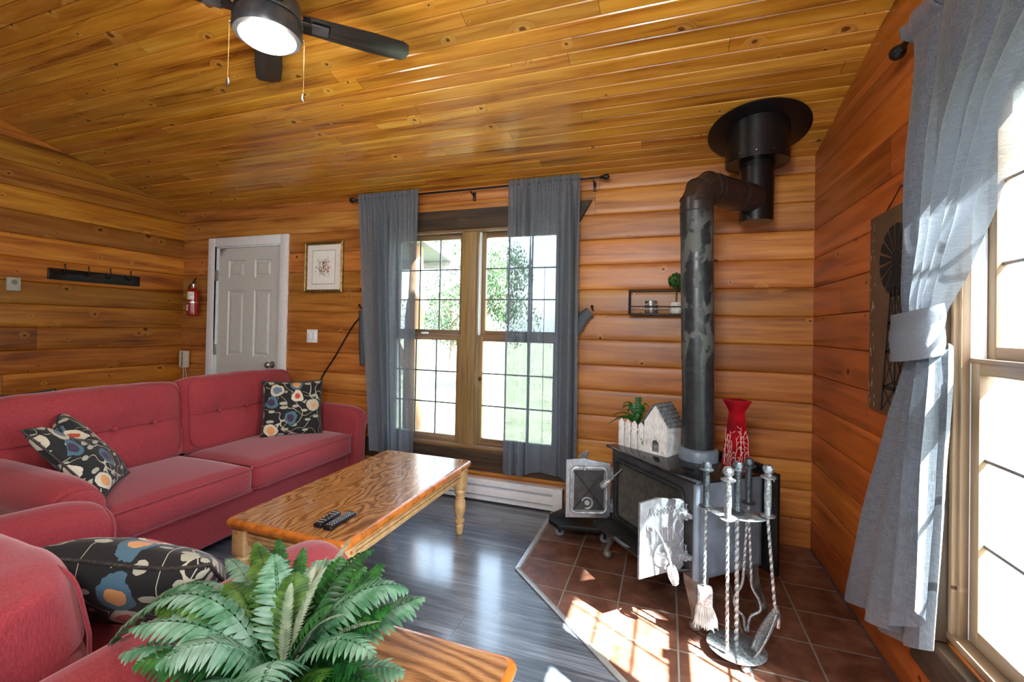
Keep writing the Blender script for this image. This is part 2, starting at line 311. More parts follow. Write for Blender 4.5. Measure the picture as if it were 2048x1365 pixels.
    def build(s, name, mat, parent=None, angle=40, label=None, solid=0.0):
        bmesh.ops.remove_doubles(s.bm, verts=s.bm.verts, dist=1e-5)
        if not solid: bmesh.ops.recalc_face_normals(s.bm, faces=s.bm.faces[:])
        me = bpy.data.meshes.new(name); s.bm.to_mesh(me); s.bm.free()
        me.shade_smooth()
        if angle < 180: me.set_sharp_from_angle(angle=math.radians(angle))
        for mm in (mat if isinstance(mat, (list, tuple)) else [mat]): me.materials.append(mm)
        o = bpy.data.objects.new(name, me); COL.objects.link(o)
        if parent is not None: o.parent = parent
        if label: o['label'] = label
        return o
def tag(o, label=None, cat=None, group=None, kind=None):
    if label: o['label'] = label
    if cat: o['category'] = cat
    if group: o['group'] = group
    if kind: o['kind'] = kind
    return o
def thing(name, label, cat, loc=(0, 0, 0), rz=0.0, group=None, rot=None):
    o = bpy.data.objects.new(name, None); COL.objects.link(o); o.location = loc; o.rotation_euler = rot or (0, 0, rz); o.empty_display_size = .05
    return tag(o, label, cat, group)
def struct(o): o['kind'] = 'structure'; return o
def sempty(name): o = bpy.data.objects.new(name, None); COL.objects.link(o); o['kind'] = 'structure'; return o
def bez(p0, p1, p2, p3, n):
    p = [Vector(q) for q in (p0, p1, p2, p3)]
    return [p[0] * (1 - t) ** 3 + p[1] * 3 * t * (1 - t) ** 2 + p[2] * 3 * t * t * (1 - t) + p[3] * t ** 3 for t in [i / n for i in range(n + 1)]]
def smooth_path(pts, n=6):
    P = [Vector(p) for p in pts]; out = []
    for i in range(len(P) - 1):
        a, b, c, d = P[max(i - 1, 0)], P[i], P[i + 1], P[min(i + 2, len(P) - 1)]
        for k in range(n):
            t = k / n; out.append(.5 * ((2 * b) + (c - a) * t + (2 * a - 5 * b + 4 * c - d) * t * t + (3 * b - a - 3 * c + d) * t ** 3))
    out.append(P[-1]); return out
# ------------------------------------------------------------------ walls: stacked half-log boards
BP = .1755
def board_profile(z0, z1, depth=.007):
    """(z, projection) samples of bulged boards with a tight groove between"""
    out = [(z0, None)]; k0 = math.floor(z0 / BP - 1e-6)
    zs = set([z0, z1])
    k = k0
    while k * BP < z1 + BP:
        for t in (0.0, .012, .035, .1, .25, .5, .75, .9, .965, .988):
            z = (k + t) * BP
            if z0 < z < z1: zs.add(round(z, 6))
        k += 1
    res = []
    for z in sorted(zs):
        t = (z / BP) % 1.0; 
        if t > .9999: t = 0
        e = min(t, 1 - t)
        p = -.010 if e < .006 else depth * (1 - (1 - min(1, e / .16)) ** 2.4) 
        res.append((z, p))
    return res
def siding(mb, put, lo_hi, z0, z1, depth=.007, endround=False):
    """put(a, proj, z) -> world; lo_hi(z) -> (a0, a1)"""
    pr = board_profile(z0, z1, depth); vs = []; fs = []
    nseg = 4 if endround else 1
    for (z, p) in pr:
        a0, a1 = lo_hi(z)
        if endround:
            vs += [put(a0, min(p, 0) - .004, z), put(a0 + .010, p * .7, z), put(a0 + .03, p, z), put(a1, p, z), put(a1, p, z)]
        else: vs += [put(a0, p, z), put(a1, p, z)]
    w = 5 if endround else 2
    for i in range(len(pr) - 1):
        for k in range(w - 1): fs.append([i * w + k, i * w + k + 1, (i + 1) * w + k + 1, (i + 1) * w + k])
    mb._add(vs, fs)
back = lambda a, p, z: (a, D - p, z); right = lambda a, p, z: (XR - p, a, z); left = lambda a, p, z: (XL + p, a, z)
WZ0, WZ1 = .372, 2.055; BU0, BU1 = -1.443 - .742, -1.443 + .742; RU0, RU1 = 1.041 - .742, 1.041 + .742
DX0, DX1, DZ1 = -4.19, -3.275, 2.06
mb = MB()
siding(mb, back, lambda z: (XL - .02, DX0), 0, 2.46); siding(mb, back, lambda z: (DX0, DX1), DZ1, 2.46)
siding(mb, back, lambda z: (DX1, BU0), 0, DZ1, endround=True); siding(mb, back, lambda z: (DX1, BU0), DZ1, 2.46)
siding(mb, back, lambda z: (BU0, BU1), 0, WZ0); siding(mb, back, lambda z: (BU0, BU1), WZ1, 2.46); siding(mb, back, lambda z: (BU1, XR + .02), 0, 2.46)
struct(mb.build('wall_back', M['wall_back'], angle=60))
def slopes(a0, a1):
    def f(z):
        if z <= ZC + .03: return (a0, a1)
        hi = min(a1, D - (z - .03 - ZC) / SL); lo = max(a0, YR - (ceil_z(YR) - (z - .03)) / SL)
        return (min(lo, hi), hi)
    return f
zt = ceil_z(YR) + .03
mb = MB(); siding(mb, right, slopes(YF, RU0), 0, WZ1 + .0); siding(mb, right, slopes(RU0, RU1), 0, WZ0)
siding(mb, right, slopes(RU1, D + .02), 0, WZ1); siding(mb, right, slopes(YF, D + .02), WZ1, zt)
struct(mb.build('wall_right', M['wall_right'], angle=60))
mb = MB(); siding(mb, left, slopes(YF, D + .02), 0, zt); struct(mb.build('wall_left', M['wall_left'], angle=60))
mb = MB(); mb._add([(XL - .05, YF, 0), (XR + .05, YF, 0), (XR + .05, YF, 2.6), (XL - .05, YF, 2.6)], [[0, 1, 2, 3]])
struct(mb.build('wall_front', M['wall_left']))
# ceiling: V-grooved boards, one profile swept along x
mb = MB(); pr = []
cp = .08; L = math.hypot(1, SL)
y = 3.285
while y > YR:
    for t, q in ((0, -.006), (.025, -.006), (.085, 0), (.955, 0)): 
        yy = y - t * cp
        pr.append((yy, ceil_z(yy) - q))
    y -= cp
pr.append((YR, ceil_z(YR)))
n = len(pr)
vs = [(XL - .03, a, b) for a, b in pr] + [(XR + .03, a, b) for a, b in pr]
mb._add(vs, [[i, i + 1, n + i + 1, n + i] for i in range(n - 1)])
mb._add([(XL - .03, YR, ceil_z(YR)), (XR + .03, YR, ceil_z(YR)), (XR + .03, YF, ceil_z(YF)), (XL - .03, YF, ceil_z(YF))], [[0, 1, 2, 3]])
struct(mb.build('ceiling', M['ceiling'], angle=20))
# roof above (keeps the sun out)
MB().box(XL - .3, XR + .25, YF - .3, D + .25, 0, .02, m=Matrix.Translation((0, 0, 3.62))).build('ceiling_roof_deck', M['black'])['kind'] = 'structure'
# floor
mb = MB(); mb._add([(XL - .05, YF - .05, 0), (XR + .02, YF - .05, 0), (XR + .02, D + .02, 0), (XL - .05, D + .02, 0)], [[0, 1, 2, 3]])
struct(mb.build('floor', M['floor']))
hearth = thing('tiled_hearth', 'terracotta tile hearth set in the grey plank floor under the wood stove', 'hearth', (0, 0, 0))
hp = [(-.722, D - .012), (-.722, 2.337), (.30, 1.33), (XR - .012, 1.33), (XR - .012, D - .012)]
MB().prism(hp, .006, TR(0, 0, .0005)).build('tiles', M['tiles'], hearth)
mb = MB(); o = .026
for a, b in (((-.722, D - .012), (-.722, 2.337)), ((-.722, 2.337), (.30, 1.33)), ((.30, 1.33), (XR - .012, 1.33))):
    a = Vector((*a, 0)); b = Vector((*b, 0)); dd = (b - a).normalized(); nn = Vector((dd.y, -dd.x, 0))
    if nn.dot(Vector((.3, 2.4, 0)) - a) > 0: nn = -nn
    e = .010
    mb.prism([((a - dd * e).x, (a - dd * e).y), ((b + dd * e).x, (b + dd * e).y), ((b + dd * e + nn * o).x, (b + dd * e + nn * o).y), ((a - dd * e + nn * o).x, (a - dd * e + nn * o).y)], .009, bev=.003)
mb.build('edge_strip', plain('brushed_aluminium_strip', srgb(188, 188, 186), .38, .6, var=.08), hearth)
# ------------------------------------------------------------------ windows
def window(name, put, ms_h, ms_v, u0):
    """put: (u, w_out, z) -> world ; u0 centre"""
    root = sempty(name)
    flip = None
    def bar(mb, ua, ub, wa, wb, za, zb, bev=.002):
        a = Vector(put(u0 + ua, wa, za)); b = Vector(put(u0 + ub, wb, zb))
        lo = [min(a[i], b[i]) for i in range(3)]; hi = [max(a[i], b[i]) for i in range(3)]
        mb.box(lo[0], hi[0], lo[1], hi[1], lo[2], hi[2], bev)
    # jambs, head, sill, mullion
    mb = MB(); bar(mb, -.742, -.722, -.012, .15, WZ0, WZ1); bar(mb, .722, .742, -.012, .15, WZ0, WZ1)
    bar(mb, -.055, .055, -.004, .15, WZ0, WZ1)
    for s in (-1, 1):
        for c in (.722, .055): bar(mb, s * c, s * (c - .014 if c > .3 else c + .014), .0, .022, WZ0 + .02, WZ1 - .016)
    mb.build('window_frame', ms_v, root)
    mb = MB(); bar(mb, -.742, .742, -.012, .15, WZ1 - .018, WZ1); bar(mb, -.742, .742, -.016, .15, WZ0, WZ0 + .022)
    mb.build('window_sill', ms_h, root)
    mb = MB()
    for s in (-1, 1):
        for (a, b) in ((.708, .722), (.055, .069)): bar(mb, s * a, s * b, .022, .145, WZ0 + .022, WZ1 - .018, .001)
        for (a, b) in ((.700, .708), (.069, .077)): bar(mb, s * a, s * b, .048, .056, WZ0 + .022, WZ1 - .018, .001); bar(mb, s * a, s * b, .088, .094, WZ0 + .022, WZ1 - .018, .001)
    mb.build('jamb_liner', M['liner'], root)
    for s in (-1, 1):
        for kind, wz, (z0, gz0, gz1, z1) in (('lower', .022, (.396, .445, 1.189, 1.236)), ('upper', .058, (1.215, 1.272, 1.997, 2.036))):
            if s < 0: ua, ub = -.706, -.071
            else: ua, ub = .071, .706
            ga, gb = (ua + .040, ub - .040)
            if abs(ga) > .6: pass
            sash = bpy.data.objects.new('sash', None)
            mb = MB(); th = .034
            bar(mb, ua, ga, wz, wz + th, z0, z1); bar(mb, gb, ub, wz, wz + th, z0, z1)
            sv = mb.build('sash', ms_v, root)
            mb = MB(); bar(mb, ga, gb, wz, wz + th, z0, gz0); bar(mb, ga, gb, wz, wz + th, gz1, z1)
            if kind == 'lower': bar(mb, ua, ub, wz - .004, wz, z1 - .012, z1, .001)
            mb.build('sash_rail', ms_h, sv)
            mb = MB(); bar(mb, ga, gb, wz + .017, wz + .020, gz0, gz1, 0); mb.build('pane', M['glass'], sv)
            mb = MB()
            for q in (1 / 3, 2 / 3):
                uq = ga + (gb - ga) * q; bar(mb, uq - .005, uq + .005, wz + .013, wz + .024, gz0, gz1, .001)
                zq = gz0 + (gz1 - gz0) * q; bar(mb, ga, gb, wz + .0125, wz + .0235, zq - .005, zq + .005, .001)
            mb.build('grille', M['grille'], sv)
        mb = MB(); bar(mb, s * .39 - .03, s * .39 + .03, .002, .024, 1.236, 1.25, .004); mb.build('sash_lock', M['liner'], root)
    return root
window('window_1', lambda u, w, z: (u, D + w, z), M['sash_h'], M['sash_v'], -1.443)
window('window_2', lambda u, w, z: (XR + w, -u, z), M['sash_hy'], M['sash_vy'], -1.041)
# outer wall skins so that the reveals have depth
for n_, b in (('wall_back_reveal', (BU0 - .3, BU0, D + .02, D + .14, 0, 2.3)), ('wall_back_reveal', (BU1, BU1 + .3, D + .02, D + .14, 0, 2.3)), ('wall_right_reveal', (XR + .02, XR + .14, RU0 - .3, RU0, 0, 2.3)), ('wall_right_reveal', (XR + .02, XR + .14, RU1, RU1 + .3, 0, 2.3))):
    struct(MB().box(*b).build(n_, M['wall_left']))
# dark rough-sawn trim boards round the two windows
def slant(mb, a0, a1, z0, z1, s0, s1, t, put, bev=.003):
    """board face polygon in (along, z) with slanted ends"""
    poly = [(a0 + s0, z0), (a1 - s1, z0), (a1, z1), (a0, z1)]
    b = bmesh.new(); v = [b.verts.new((x, y, 0)) for x, y in poly]; f = b.faces.new(v)
    r = bmesh.ops.extrude_face_region(b, geom=[f]); bmesh.ops.translate(b, vec=(0, 0, t), verts=[e for e in r['geom'] if isinstance(e, bmesh.types.BMVert)])
    bmesh.ops.bevel(b, geom=b.edges[:], offset=bev, segments=1, affect='EDGES')
    b.verts.index_update(); mb._add([put(x.co.x, x.co.z, x.co.y) for x in b.verts], [[x.index for x in f.verts] for f in b.faces]); b.free()
PB = lambda a, p, z: (a, D - .010 - p, z); PRt = lambda a, p, z: (XR - .010 - p, a, z)
mb = MB(); slant(mb, -2.375, -.505, 2.058, 2.207, .085, .085, .026, PB); struct(mb.build('trim_1', M['dark_x']))
mb = MB(); slant(mb, -2.375, -.505, .215, .367, -.0, -.0, .026, PB); struct(mb.build('trim_2', M['dark_x']))
for i, a in enumerate((BU0 - .105, BU1)): mb = MB(); slant(mb, a, a + .105, .369, 2.056, 0, 0, .024, PB); struct(mb.build('trim_%d' % (3 + i), M['dark_z']))
mb = MB(); slant(mb, .12, 1.955, 2.058, 2.207, .085, .085, .026, PRt); struct(mb.build('trim_5', M['dark_y']))
mb = MB(); slant(mb, .12, 1.925, .215, .352, 0, 0, .036, PRt); struct(mb.build('trim_6', M['dark_y']))
for i, a in enumerate((RU0 - .105, RU1 - .004)): mb = MB(); slant(mb, a, a + .105, .356, 2.056, 0, 0, .040, PRt); struct(mb.build('trim_%d' % (7 + i), M['dark_z']))
# ------------------------------------------------------------------ door
dr = sempty('door_1')
mb = MB(); y0, y1 = D - .028, D + .03
mb.box(-4.224, -4.135, y0, D, 0, 2.108, .005); mb.box(-3.322, -3.235, y0, D, 0, 2.108, .005); mb.box(-4.135, -3.322, y0, D, 2.022, 2.108, .005)
mb.box(-4.135, -4.119, D - .01, D + .08, 0, 2.022, .002); mb.box(-3.338, -3.322, D - .01, D + .08, 0, 2.022, .002); mb.box(-4.12, -3.338, D - .01, D + .08, 2.01, 2.022, .002)
mb.build('door_casing', M['white'], dr)
mb = MB(); sx0, sx1, sz0, sz1 = -4.106, -3.340, .012, 2.008; yf = D + .004
px = ((-3.985, -3.775), (-3.655, -3.445)); pz = ((.20, .80), (.98, 1.60), (1.72, 1.89))
xs = [sx0, px[0][0], px[0][1], px[1][0], px[1][1], sx1]; zs = [sz0] + [z for p in pz for z in p] + [sz1]
for i in range(len(xs) - 1):
    for j in range(len(zs) - 1):
        x0, x1, z0, z1 = xs[i], xs[i + 1], zs[j], zs[j + 1]
        if i in (1, 3) and j in (1, 3, 5):
            rg = [(0, 0), (.008, .010), (.022, .010), (.042, .001)]; V = []
            for e, dp in rg: V += [(x0 + e, yf + dp, z0 + e), (x1 - e, yf + dp, z0 + e), (x1 - e, yf + dp, z1 - e), (x0 + e, yf + dp, z1 - e)]
            Fc = [[4 * r + k, 4 * r + (k + 1) % 4, 4 * r + 4 + (k + 1) % 4, 4 * r + 4 + k] for r in range(3) for k in range(4)] + [[12, 13, 14, 15]]
            mb._add(V, Fc)
        else: mb._add([(x0, yf, z0), (x1, yf, z0), (x1, yf, z1), (x0, yf, z1)], [[0, 1, 2, 3]])
mb._add([(sx0, yf, sz0), (sx0, yf + .04, sz0), (sx0, yf + .04, sz1), (sx0, yf, sz1)], [[0, 1, 2, 3]])
mb.build('door_slab', M['door'], dr, angle=15)
mb = MB(); mb._add([(-4.2, D + .085, 0), (-3.3, D + .085, 0), (-3.3, D + .085, 2.03), (-4.2, D + .085, 2.03)], [[0, 1, 2, 3]]); mb.build('door_back', M['black'], dr)
kn = frame((-3.405, yf, .915), (0, -1, 0))
MB().lathe([(.032, 0), (.032, .006), (.014, .012), (.012, .035), (.02, .042), (.029, .056), (.029, .068), (.02, .078), (0, .08)], 20, kn).build('door_knob', M['steel'], dr)
for z in (1.745, 1.03, .25):
    mb = MB(); mb.box(-4.135, -4.108, D - .022, D - .004, z - .05, z + .05, .002); mb.tube([(-4.112, D - .02, z - .052), (-4.112, D - .02, z + .052)], .006, 8); mb.build('door_hinge', M['steel'], dr)
# ------------------------------------------------------------------ curtains
def rod(name, label, pts, axis_pts_balls, r, brackets, wallput):
    t = thing(name, label, 'curtain rod', pts[0])
    o = Vector(pts[0]); L_ = lambda p: Vector(p) - o
    MB().tube([L_(pts[0]), L_(pts[1])], r, 12).build('pole', M['black'], t)
    for i in (0, 1):
        d = (Vector(pts[i]) - Vector(pts[1 - i])).normalized(); m = frame(L_(pts[i]), d)
        MB().lathe([(r, -.01), (r * 1.6, 0), (r * 1.1, .006), (r * 2.3, .02), (r * 2.6, .034), (r * 2.0, .048), (0, .056)], 16, m).build('finial', M['black'], t)
    for b in brackets:
        mb = MB(); b = Vector(b); wl = Vector(wallput(b))
        mb.tube([L_(b + Vector((0, 0, -.012))), L_(wl + Vector((0, 0, -.012)))], .005, 8); mb.box(*[v for k in range(3) for v in ((L_(wl)[k] - (.009 if k != 2 else .045)), (L_(wl)[k] + (.009 if k != 2 else .02)))], .002)
        mb.build('bracket', M['black'], t)
    return t
RY_, RZ_ = D - .095, 2.335
rod('curtain_rod', 'thin black curtain rod with ball ends over the far double window', [(-2.455, RY_, RZ_), (-.435, RY_, RZ_ + .004)], None, .008, [(-2.43, RY_, RZ_), (-1.41, RY_, RZ_), (-.49, RY_, RZ_)], lambda b: (b.x, D - .018, b.z - .02))
rod('curtain_rod', 'black curtain rod with round finial above the tied-back curtain on the right wall', [(.768, 1.955, 2.318), (.768, .12, 2.318)], None, .010, [(.768, 1.90, 2.318), (.768, .2, 2.318)], lambda b: (XR - .018, b.y, b.z - .02))
def hash1(i, s=0): return (math.sin(i * 127.1 + s * 311.7) * 43758.5453) % 1.0
def panel(name, label, x0, x1, ztop, zbot, yc, folds, seed, bx0=None, bx1=None, hemvar=.0, amp=.056, group=None):
    """curtain gathered on a rod: bunched narrow at the top, deeper rounder folds below"""
    bx0 = x0 if bx0 is None else bx0; bx1 = x1 if bx1 is None else bx1
    ph = [hash1(k, seed) for k in range(folds + 2)]
    def fn(s, t):
        e = min(1, t * 3.2)
        xa = x0 + (bx0 - x0) * t; xb = x1 + (bx1 - x1) * t
        big = math.sin(2 * PI * folds * (s + .06 * math.sin(2 * PI * s * 1.5 + seed)) + seed)
        small = math.sin(2 * PI * folds * 2.7 * s + seed * 2) * math.exp(-t * 9)
        A = amp * (.30 + .70 * e) * (.6 + .4 * math.sin(s * 9.3 + seed * 3))
        x = xa + (xb - xa) * (s + .036 * math.sin(2 * PI * folds * s + 1.3 + seed) * e * (4 * s * (1 - s)) ** .3 if 0 < s < 1 else s)
        y = yc + A * big * .8 + .010 * small + .004 * math.sin(9 * t + s * 20)
        z = ztop + (zbot - ztop) * t
        if t < .02: y = yc + .012 * small + .006
        if t > .9: z += hemvar * math.sin(s * 7 + seed) * (t - .9) * 10
        # the pocket that the rod runs through
        return (x, y, z)
    def g(s, t):
        x, y, z = fn(s, t)
        k = (z - RZ_)
        if abs(k) < .03: y += (-.012) * (1 - abs(k) / .03) if y < RY_ + .02 else 0
        return (x, y, z)
    mb = MB(); mb.grid(g, folds * 22, 60); o = mb.build(name, M['curtain'], angle=180, solid=1)
    tag(o, label, 'curtain', group); return o
panel('curtain', 'grey curtain gathered beside the framed print, left half of the far window', -2.425, -1.845, 2.375, .27, RY_ - .012, 6, 1.2, -2.25, -1.83, .015)
panel('curtain', 'grey semi-sheer curtain over the right half of the far window, beside the wood stove', -1.105, -.575, 2.375, .262, RY_ - .012, 5, 3.9, -1.105, -.56, .02)
# extra front fold of the right-hand panel hangs a little longer
# tie-backs that hang on hooks beside the far window
def tieback(label, pts, wid, hook):
    t = thing('curtain_tieback', label, 'tieback', pts[0]); o = Vector(pts[0])
    P = smooth_path([Vector(p) - o for p in pts], 5); vs = []; n = len(P)
    for i, p in enumerate(P):
        d = (P[min(i + 1, n - 1)] - P[max(i - 1, 0)]).normalized(); s = d.cross(Vector((0, -1, 0))).normalized()
        wv = wid * (1 - .25 * abs(i / (n - 1) - .5))
        for q in (-.5, -.2, .2, .5): vs.append(p + s * wv * q + Vector((0, -.008 * (1 - 4 * q * q) - .004 * math.sin(q * 20), 0)))
    mb = MB(); mb._add(vs, [[i * 4 + k, i * 4 + k + 1, (i + 1) * 4 + k + 1, (i + 1) * 4 + k] for i in range(n - 1) for k in range(3)])
    o2 = mb.build('strap', M['curtain_solid'], t, angle=180); md = o2.modifiers.new('s', 'SOLIDIFY'); md.thickness = .004
    h = Vector(hook) - o; MB().tube([h + Vector((0, .03, 0)), h, h + Vector((0, -.035, .006)), h + Vector((0, -.045, .022))], .005, 8).lathe([(0, -.008), (.009, -.004), (.011, .004), (.006, .012), (0, .014)], 12, TR(*(h + Vector((0, -.045, .022))))).build('hook', M['black'], t)
M['curtain_solid'] = plain('dark_grey_tieback_cloth', srgb(74, 82, 90), .8, var=.12, scale=90, bump=.15)
tieback('dark grey curtain tieback hanging from its hook to the left of the wire shelf', [(-.50, 3.135, 1.42), (-.55, 3.13, 1.375), (-.60, 3.12, 1.29), (-.66, 3.12, 1.26)], .085, (-.487, D - .02, 1.432))
tieback('dark grey curtain tieback hanging straight down beside the black cable', [(-2.412, 3.16, 1.42), (-2.408, 3.16, 1.30), (-2.40, 3.16, 1.1), (-2.39, 3.16, .96)], .055, (-2.412, D - .02, 1.436))
# right-hand curtain, drawn aside with a tie-back
def interp(tab, z):
    if z >= tab[0][0]: return tab[0][1]
    for (za, va), (zb, vb) in zip(tab, tab[1:]):
        if z >= zb:
            k = (za - z) / (za - zb); k = k * k * (3 - 2 * k) * .35 + k * .65; return va + (vb - va) * k
    return tab[-1][1]
E0 = [(2.36, 1.93), (2.2, 1.885), (1.95, 1.865), (1.6, 1.85), (1.42, 1.86), (1.32, 1.875), (1.24, 1.875), (1.0, 1.98), (.6, 2.12), (.22, 2.20)]
E1 = [(2.36, .86), (2.15, 1.12), (1.88, 1.37), (1.65, 1.49), (1.48, 1.60), (1.36, 1.70), (1.30, 1.728), (1.24, 1.722), (1.0, 1.70), (.6, 1.68), (.22, 1.67)]
XC = [(2.36, .765), (1.9, .755), (1.42, .755), (1.3, .765), (1.2, .762), (.9, .745), (.22, .715)]
AM = [(2.36, .016), (2.2, .022), (1.8, .034), (1.45, .030), (1.3, .018), (1.2, .024), (.8, .036), (.22, .040)]
def side_curtain(s, t):
    z = 2.36 - t * (2.36 - (.225 + .24 * s ** 1.6))
    y0, y1 = interp(E0, z), interp(E1, z); xc = interp(XC, z); am = interp(AM, z)
    lo = 1 if z < 1.3 else 0
    f = 7 if not lo else 3.4
    k = max(0, min(1, (1.36 - z) / .12)); ph = (1 - k) * 5.0 + k * 3.3
    sw = s + .05 * math.sin(2 * PI * s * 1.3 + 1) * s * (1 - s) * 2
    w_ = math.sin(2 * PI * ph * sw + .8 + 1.2 * t); w_ = math.copysign(abs(w_) ** .8, w_)
    x = xc + am * w_ * .8 + .006 * math.sin(17 * s + 9 * t) 
    yy = y0 + (y1 - y0) * (s + .03 * math.cos(2 * PI * ph * sw + .8) * min(1, (1 - t) * 3 + .5))
    if t > .93: z += .02 * math.sin(s * 7 + .4) * (t - .93) / .07
    if z > 2.30: x = .765 + (-.018) + .006 * math.sin(2 * PI * 16 * s)
    return (min(x, .795), yy, z)
mb = MB(); mb.grid(side_curtain, 180, 90)
sc = thing('curtain', 'long grey curtain pulled aside by a tieback on the right wall window', 'curtain', (0, 0, 0))
mb.build('cloth', M['curtain'], sc, angle=180, solid=1)
# inner layer that shows below the hem
def under(s, t):
    z = 1.28 - t * (1.06 - .16 * s); y0 = interp(E0, z) - .09 * min(1, t * 5 + .3); y1 = interp(E1, z) - .012 + .02 * t
    return (interp(XC, z) + .035 + .014 * math.sin(2 * PI * 2.4 * s + 1), y0 + (y1 - y0) * s, z - .03 * math.sin(s * PI))
mb = MB(); mb.grid(under, 50, 30); mb.build('cloth', M['curtain'], sc, angle=180, solid=1)
def band(s, t):
    a = 2 * PI * s; z = 1.385 - t * .155 + .018 * math.cos(a + .5)
    yc, ry = 1.812, .112 - .012 * math.sin(t * PI) ; rx = .052
    bul = 1 + .10 * math.sin(t * PI) + .03 * math.sin(t * 11 + a)
    return (.757 + rx * bul * math.cos(a), yc + ry * bul * math.sin(a), z)
mb = MB(); mb.grid(band, 48, 10, closeu=True); mb.build('tie_band', M['curtain_band'] if 'curtain_band' in M else plain('grey_tie_band_cloth', srgb(104, 111, 121), .8, var=.07, scale=120, bump=.15), sc, angle=180, solid=1)
# ------------------------------------------------------------------ soft furniture
def rbox(mb, cx, cy, cz, sx, sy, sz, r=.05, crown=.0, m=None, nu=18, sag=0.0, crownxy=0.0):
    """rounded upholstery block; crown bulges the top/bottom, crownxy the sides"""
    def P(u, v, wv):
        x, y, z = u, v, wv
        return x, y, z
    b = bmesh.new(); bmesh.ops.create_cube(b, size=2); bmesh.ops.subdivide_edges(b, edges=b.edges[:], cuts=nu - 1, use_grid_fill=True)
    hx, hy, hz = sx / 2, sy / 2, sz / 2
    for v in b.verts:
        u = v.co.copy(); p = Vector((u.x * hx, u.y * hy, u.z * hz))
        q = Vector([max(-h + r, min(h - r, c)) for c, h in zip(p, (hx, hy, hz))])
        # spread grid so that corners have vertices
        d = p - q
        if d.length > 1e-6:
            d = d.normalized() * r
        p = q + d
        fx, fy, fz = 1 - u.x ** 2, 1 - u.y ** 2, 1 - u.z ** 2
        p.z += crown * (1 if u.z > 0 else -.3) * abs(u.z) * (max(fx, 0) ** .6) * (max(fy, 0) ** .6)
        p.x += crownxy * u.x * fy * fz; p.y += crownxy * u.y * fx * fz
        v.co = p + Vector((cx, cy, cz))
    if m: bmesh.ops.transform(b, matrix=m, verts=b.verts)
    b.verts.index_update(); mb._add([v.co.copy() for v in b.verts], [[v.index for v in f.verts] for f in b.faces]); b.free(); return mb
def outline(cx, cy, z, sx, sy, r, n=6):
    pts = []
    for (qx, qy, a0) in ((1, 1, 0), (-1, 1, 90), (-1, -1, 180), (1, -1, 270)):
        for k in range(n + 1):
            a = math.radians(a0 + 90 * k / n); pts.append((cx + qx * (sx / 2 - r) + r * math.cos(a), cy + qy * (sy / 2 - r) + r * math.sin(a), z))
    return pts
def seat_cushion(t, x0, x1, y0, y1, z0, z1, name='seat_cushion'):
    cx, cy, cz = (x0 + x1) / 2, (y0 + y1) / 2, (z0 + z1) / 2
    o = rbox(MB(), cx, cy, cz, x1 - x0, y1 - y0, z1 - z0, .035, .028, crownxy=.012).build(name, M['red'], t, angle=180)
    for z in (z0 + .012, z1 - .010):
        MB().tube(outline(cx, cy, z, x1 - x0 + .006, y1 - y0 + .006, .04), .0045, 6, closed=True).build('piping', M['piping'], o)
    return o
def back_cushion(t, yc, wd, x0, zb, zt, lean, thick, buttons=(), name='back_cushion'):
    """local: x forward, y along, z up; leaned back"""
    m = TR(x0, yc, zb) @ RY(-lean)
    hy = wd / 2; hh = zt - zb
    def fn(u, v):
        y = math.sin((u * 2 - 1) * PI / 2) if abs(u * 2 - 1) > .0 else 0; y = (u * 2 - 1) * .25 + y * .75
        e = max(0, 1 - abs(y) ** 7) ** .42
        a = 2 * PI * v; c, s_ = math.cos(a), math.sin(a)
        X = math.copysign(abs(c) ** .62, c); Z = math.copysign(abs(s_) ** .48, s_)
        th = thick * (.80 + .20 * (1 - y * y)) * (1.0 - .10 * (Z < 0))
        th *= 1 + .16 * max(0, Z) ** 2
        x = X * th / 2 * e; z = hh / 2 + Z * hh / 2 * (.86 + .14 * e) * (1 - .04 * y * y * (Z > 0))
        if X > 0 and buttons:
            zz = (z / hh - .50); mid = sum(buttons) / len(buttons); yw = y * hy + yc
            dent = .026 * math.exp(-(zz / .05) ** 2) * math.exp(-((yw - mid) / .30) ** 4)
            for by in buttons: dent += .022 * math.exp(-(((yw - by) / .035) ** 2 + (zz / .06) ** 2))
            x -= dent
        nb = mnoise.noise(Vector((y * 2.2 + yc * 5, z * 5, X * .8))) * 1.3
        x += .010 * nb * e; z += .006 * mnoise.noise(Vector((y * 5 + yc, 3, X * 2))) * e
        return m @ Vector((x, y * hy, z))
    mb = MB(); mb.grid(lambda u, v: fn(u, v), 60, 64)
    bmesh.ops.remove_doubles(mb.bm, verts=mb.bm.verts, dist=1e-4)
    o = mb.build(name, M['red'], t, angle=180)
    pts = []
    for k in range(72):
        a = 2 * PI * k / 72; y = math.copysign(abs(math.cos(a)) ** .25, math.cos(a)); z = math.copysign(abs(math.sin(a)) ** .25, math.sin(a))
        pts.append(m @ Vector((thick * (.27 + .05 * (z > 0)), y * hy * .925, hh / 2 + z * (hh / 2 - .02 - .01 * (z < 0)))))
    MB().tube(pts, .0045, 6, closed=True).build('piping', M['piping'], o)
    for by in buttons:
        c = m @ Vector((thick / 2 - .036, by - yc, hh * .50)); MB().lathe([(0, -.004), (.011, -.002), (.013, .003), (.008, .009), (0, .011)], 14, frame(c, m.to_3x3() @ Vector((1, 0, 0)))).build('button', M['red'], o)
    return o
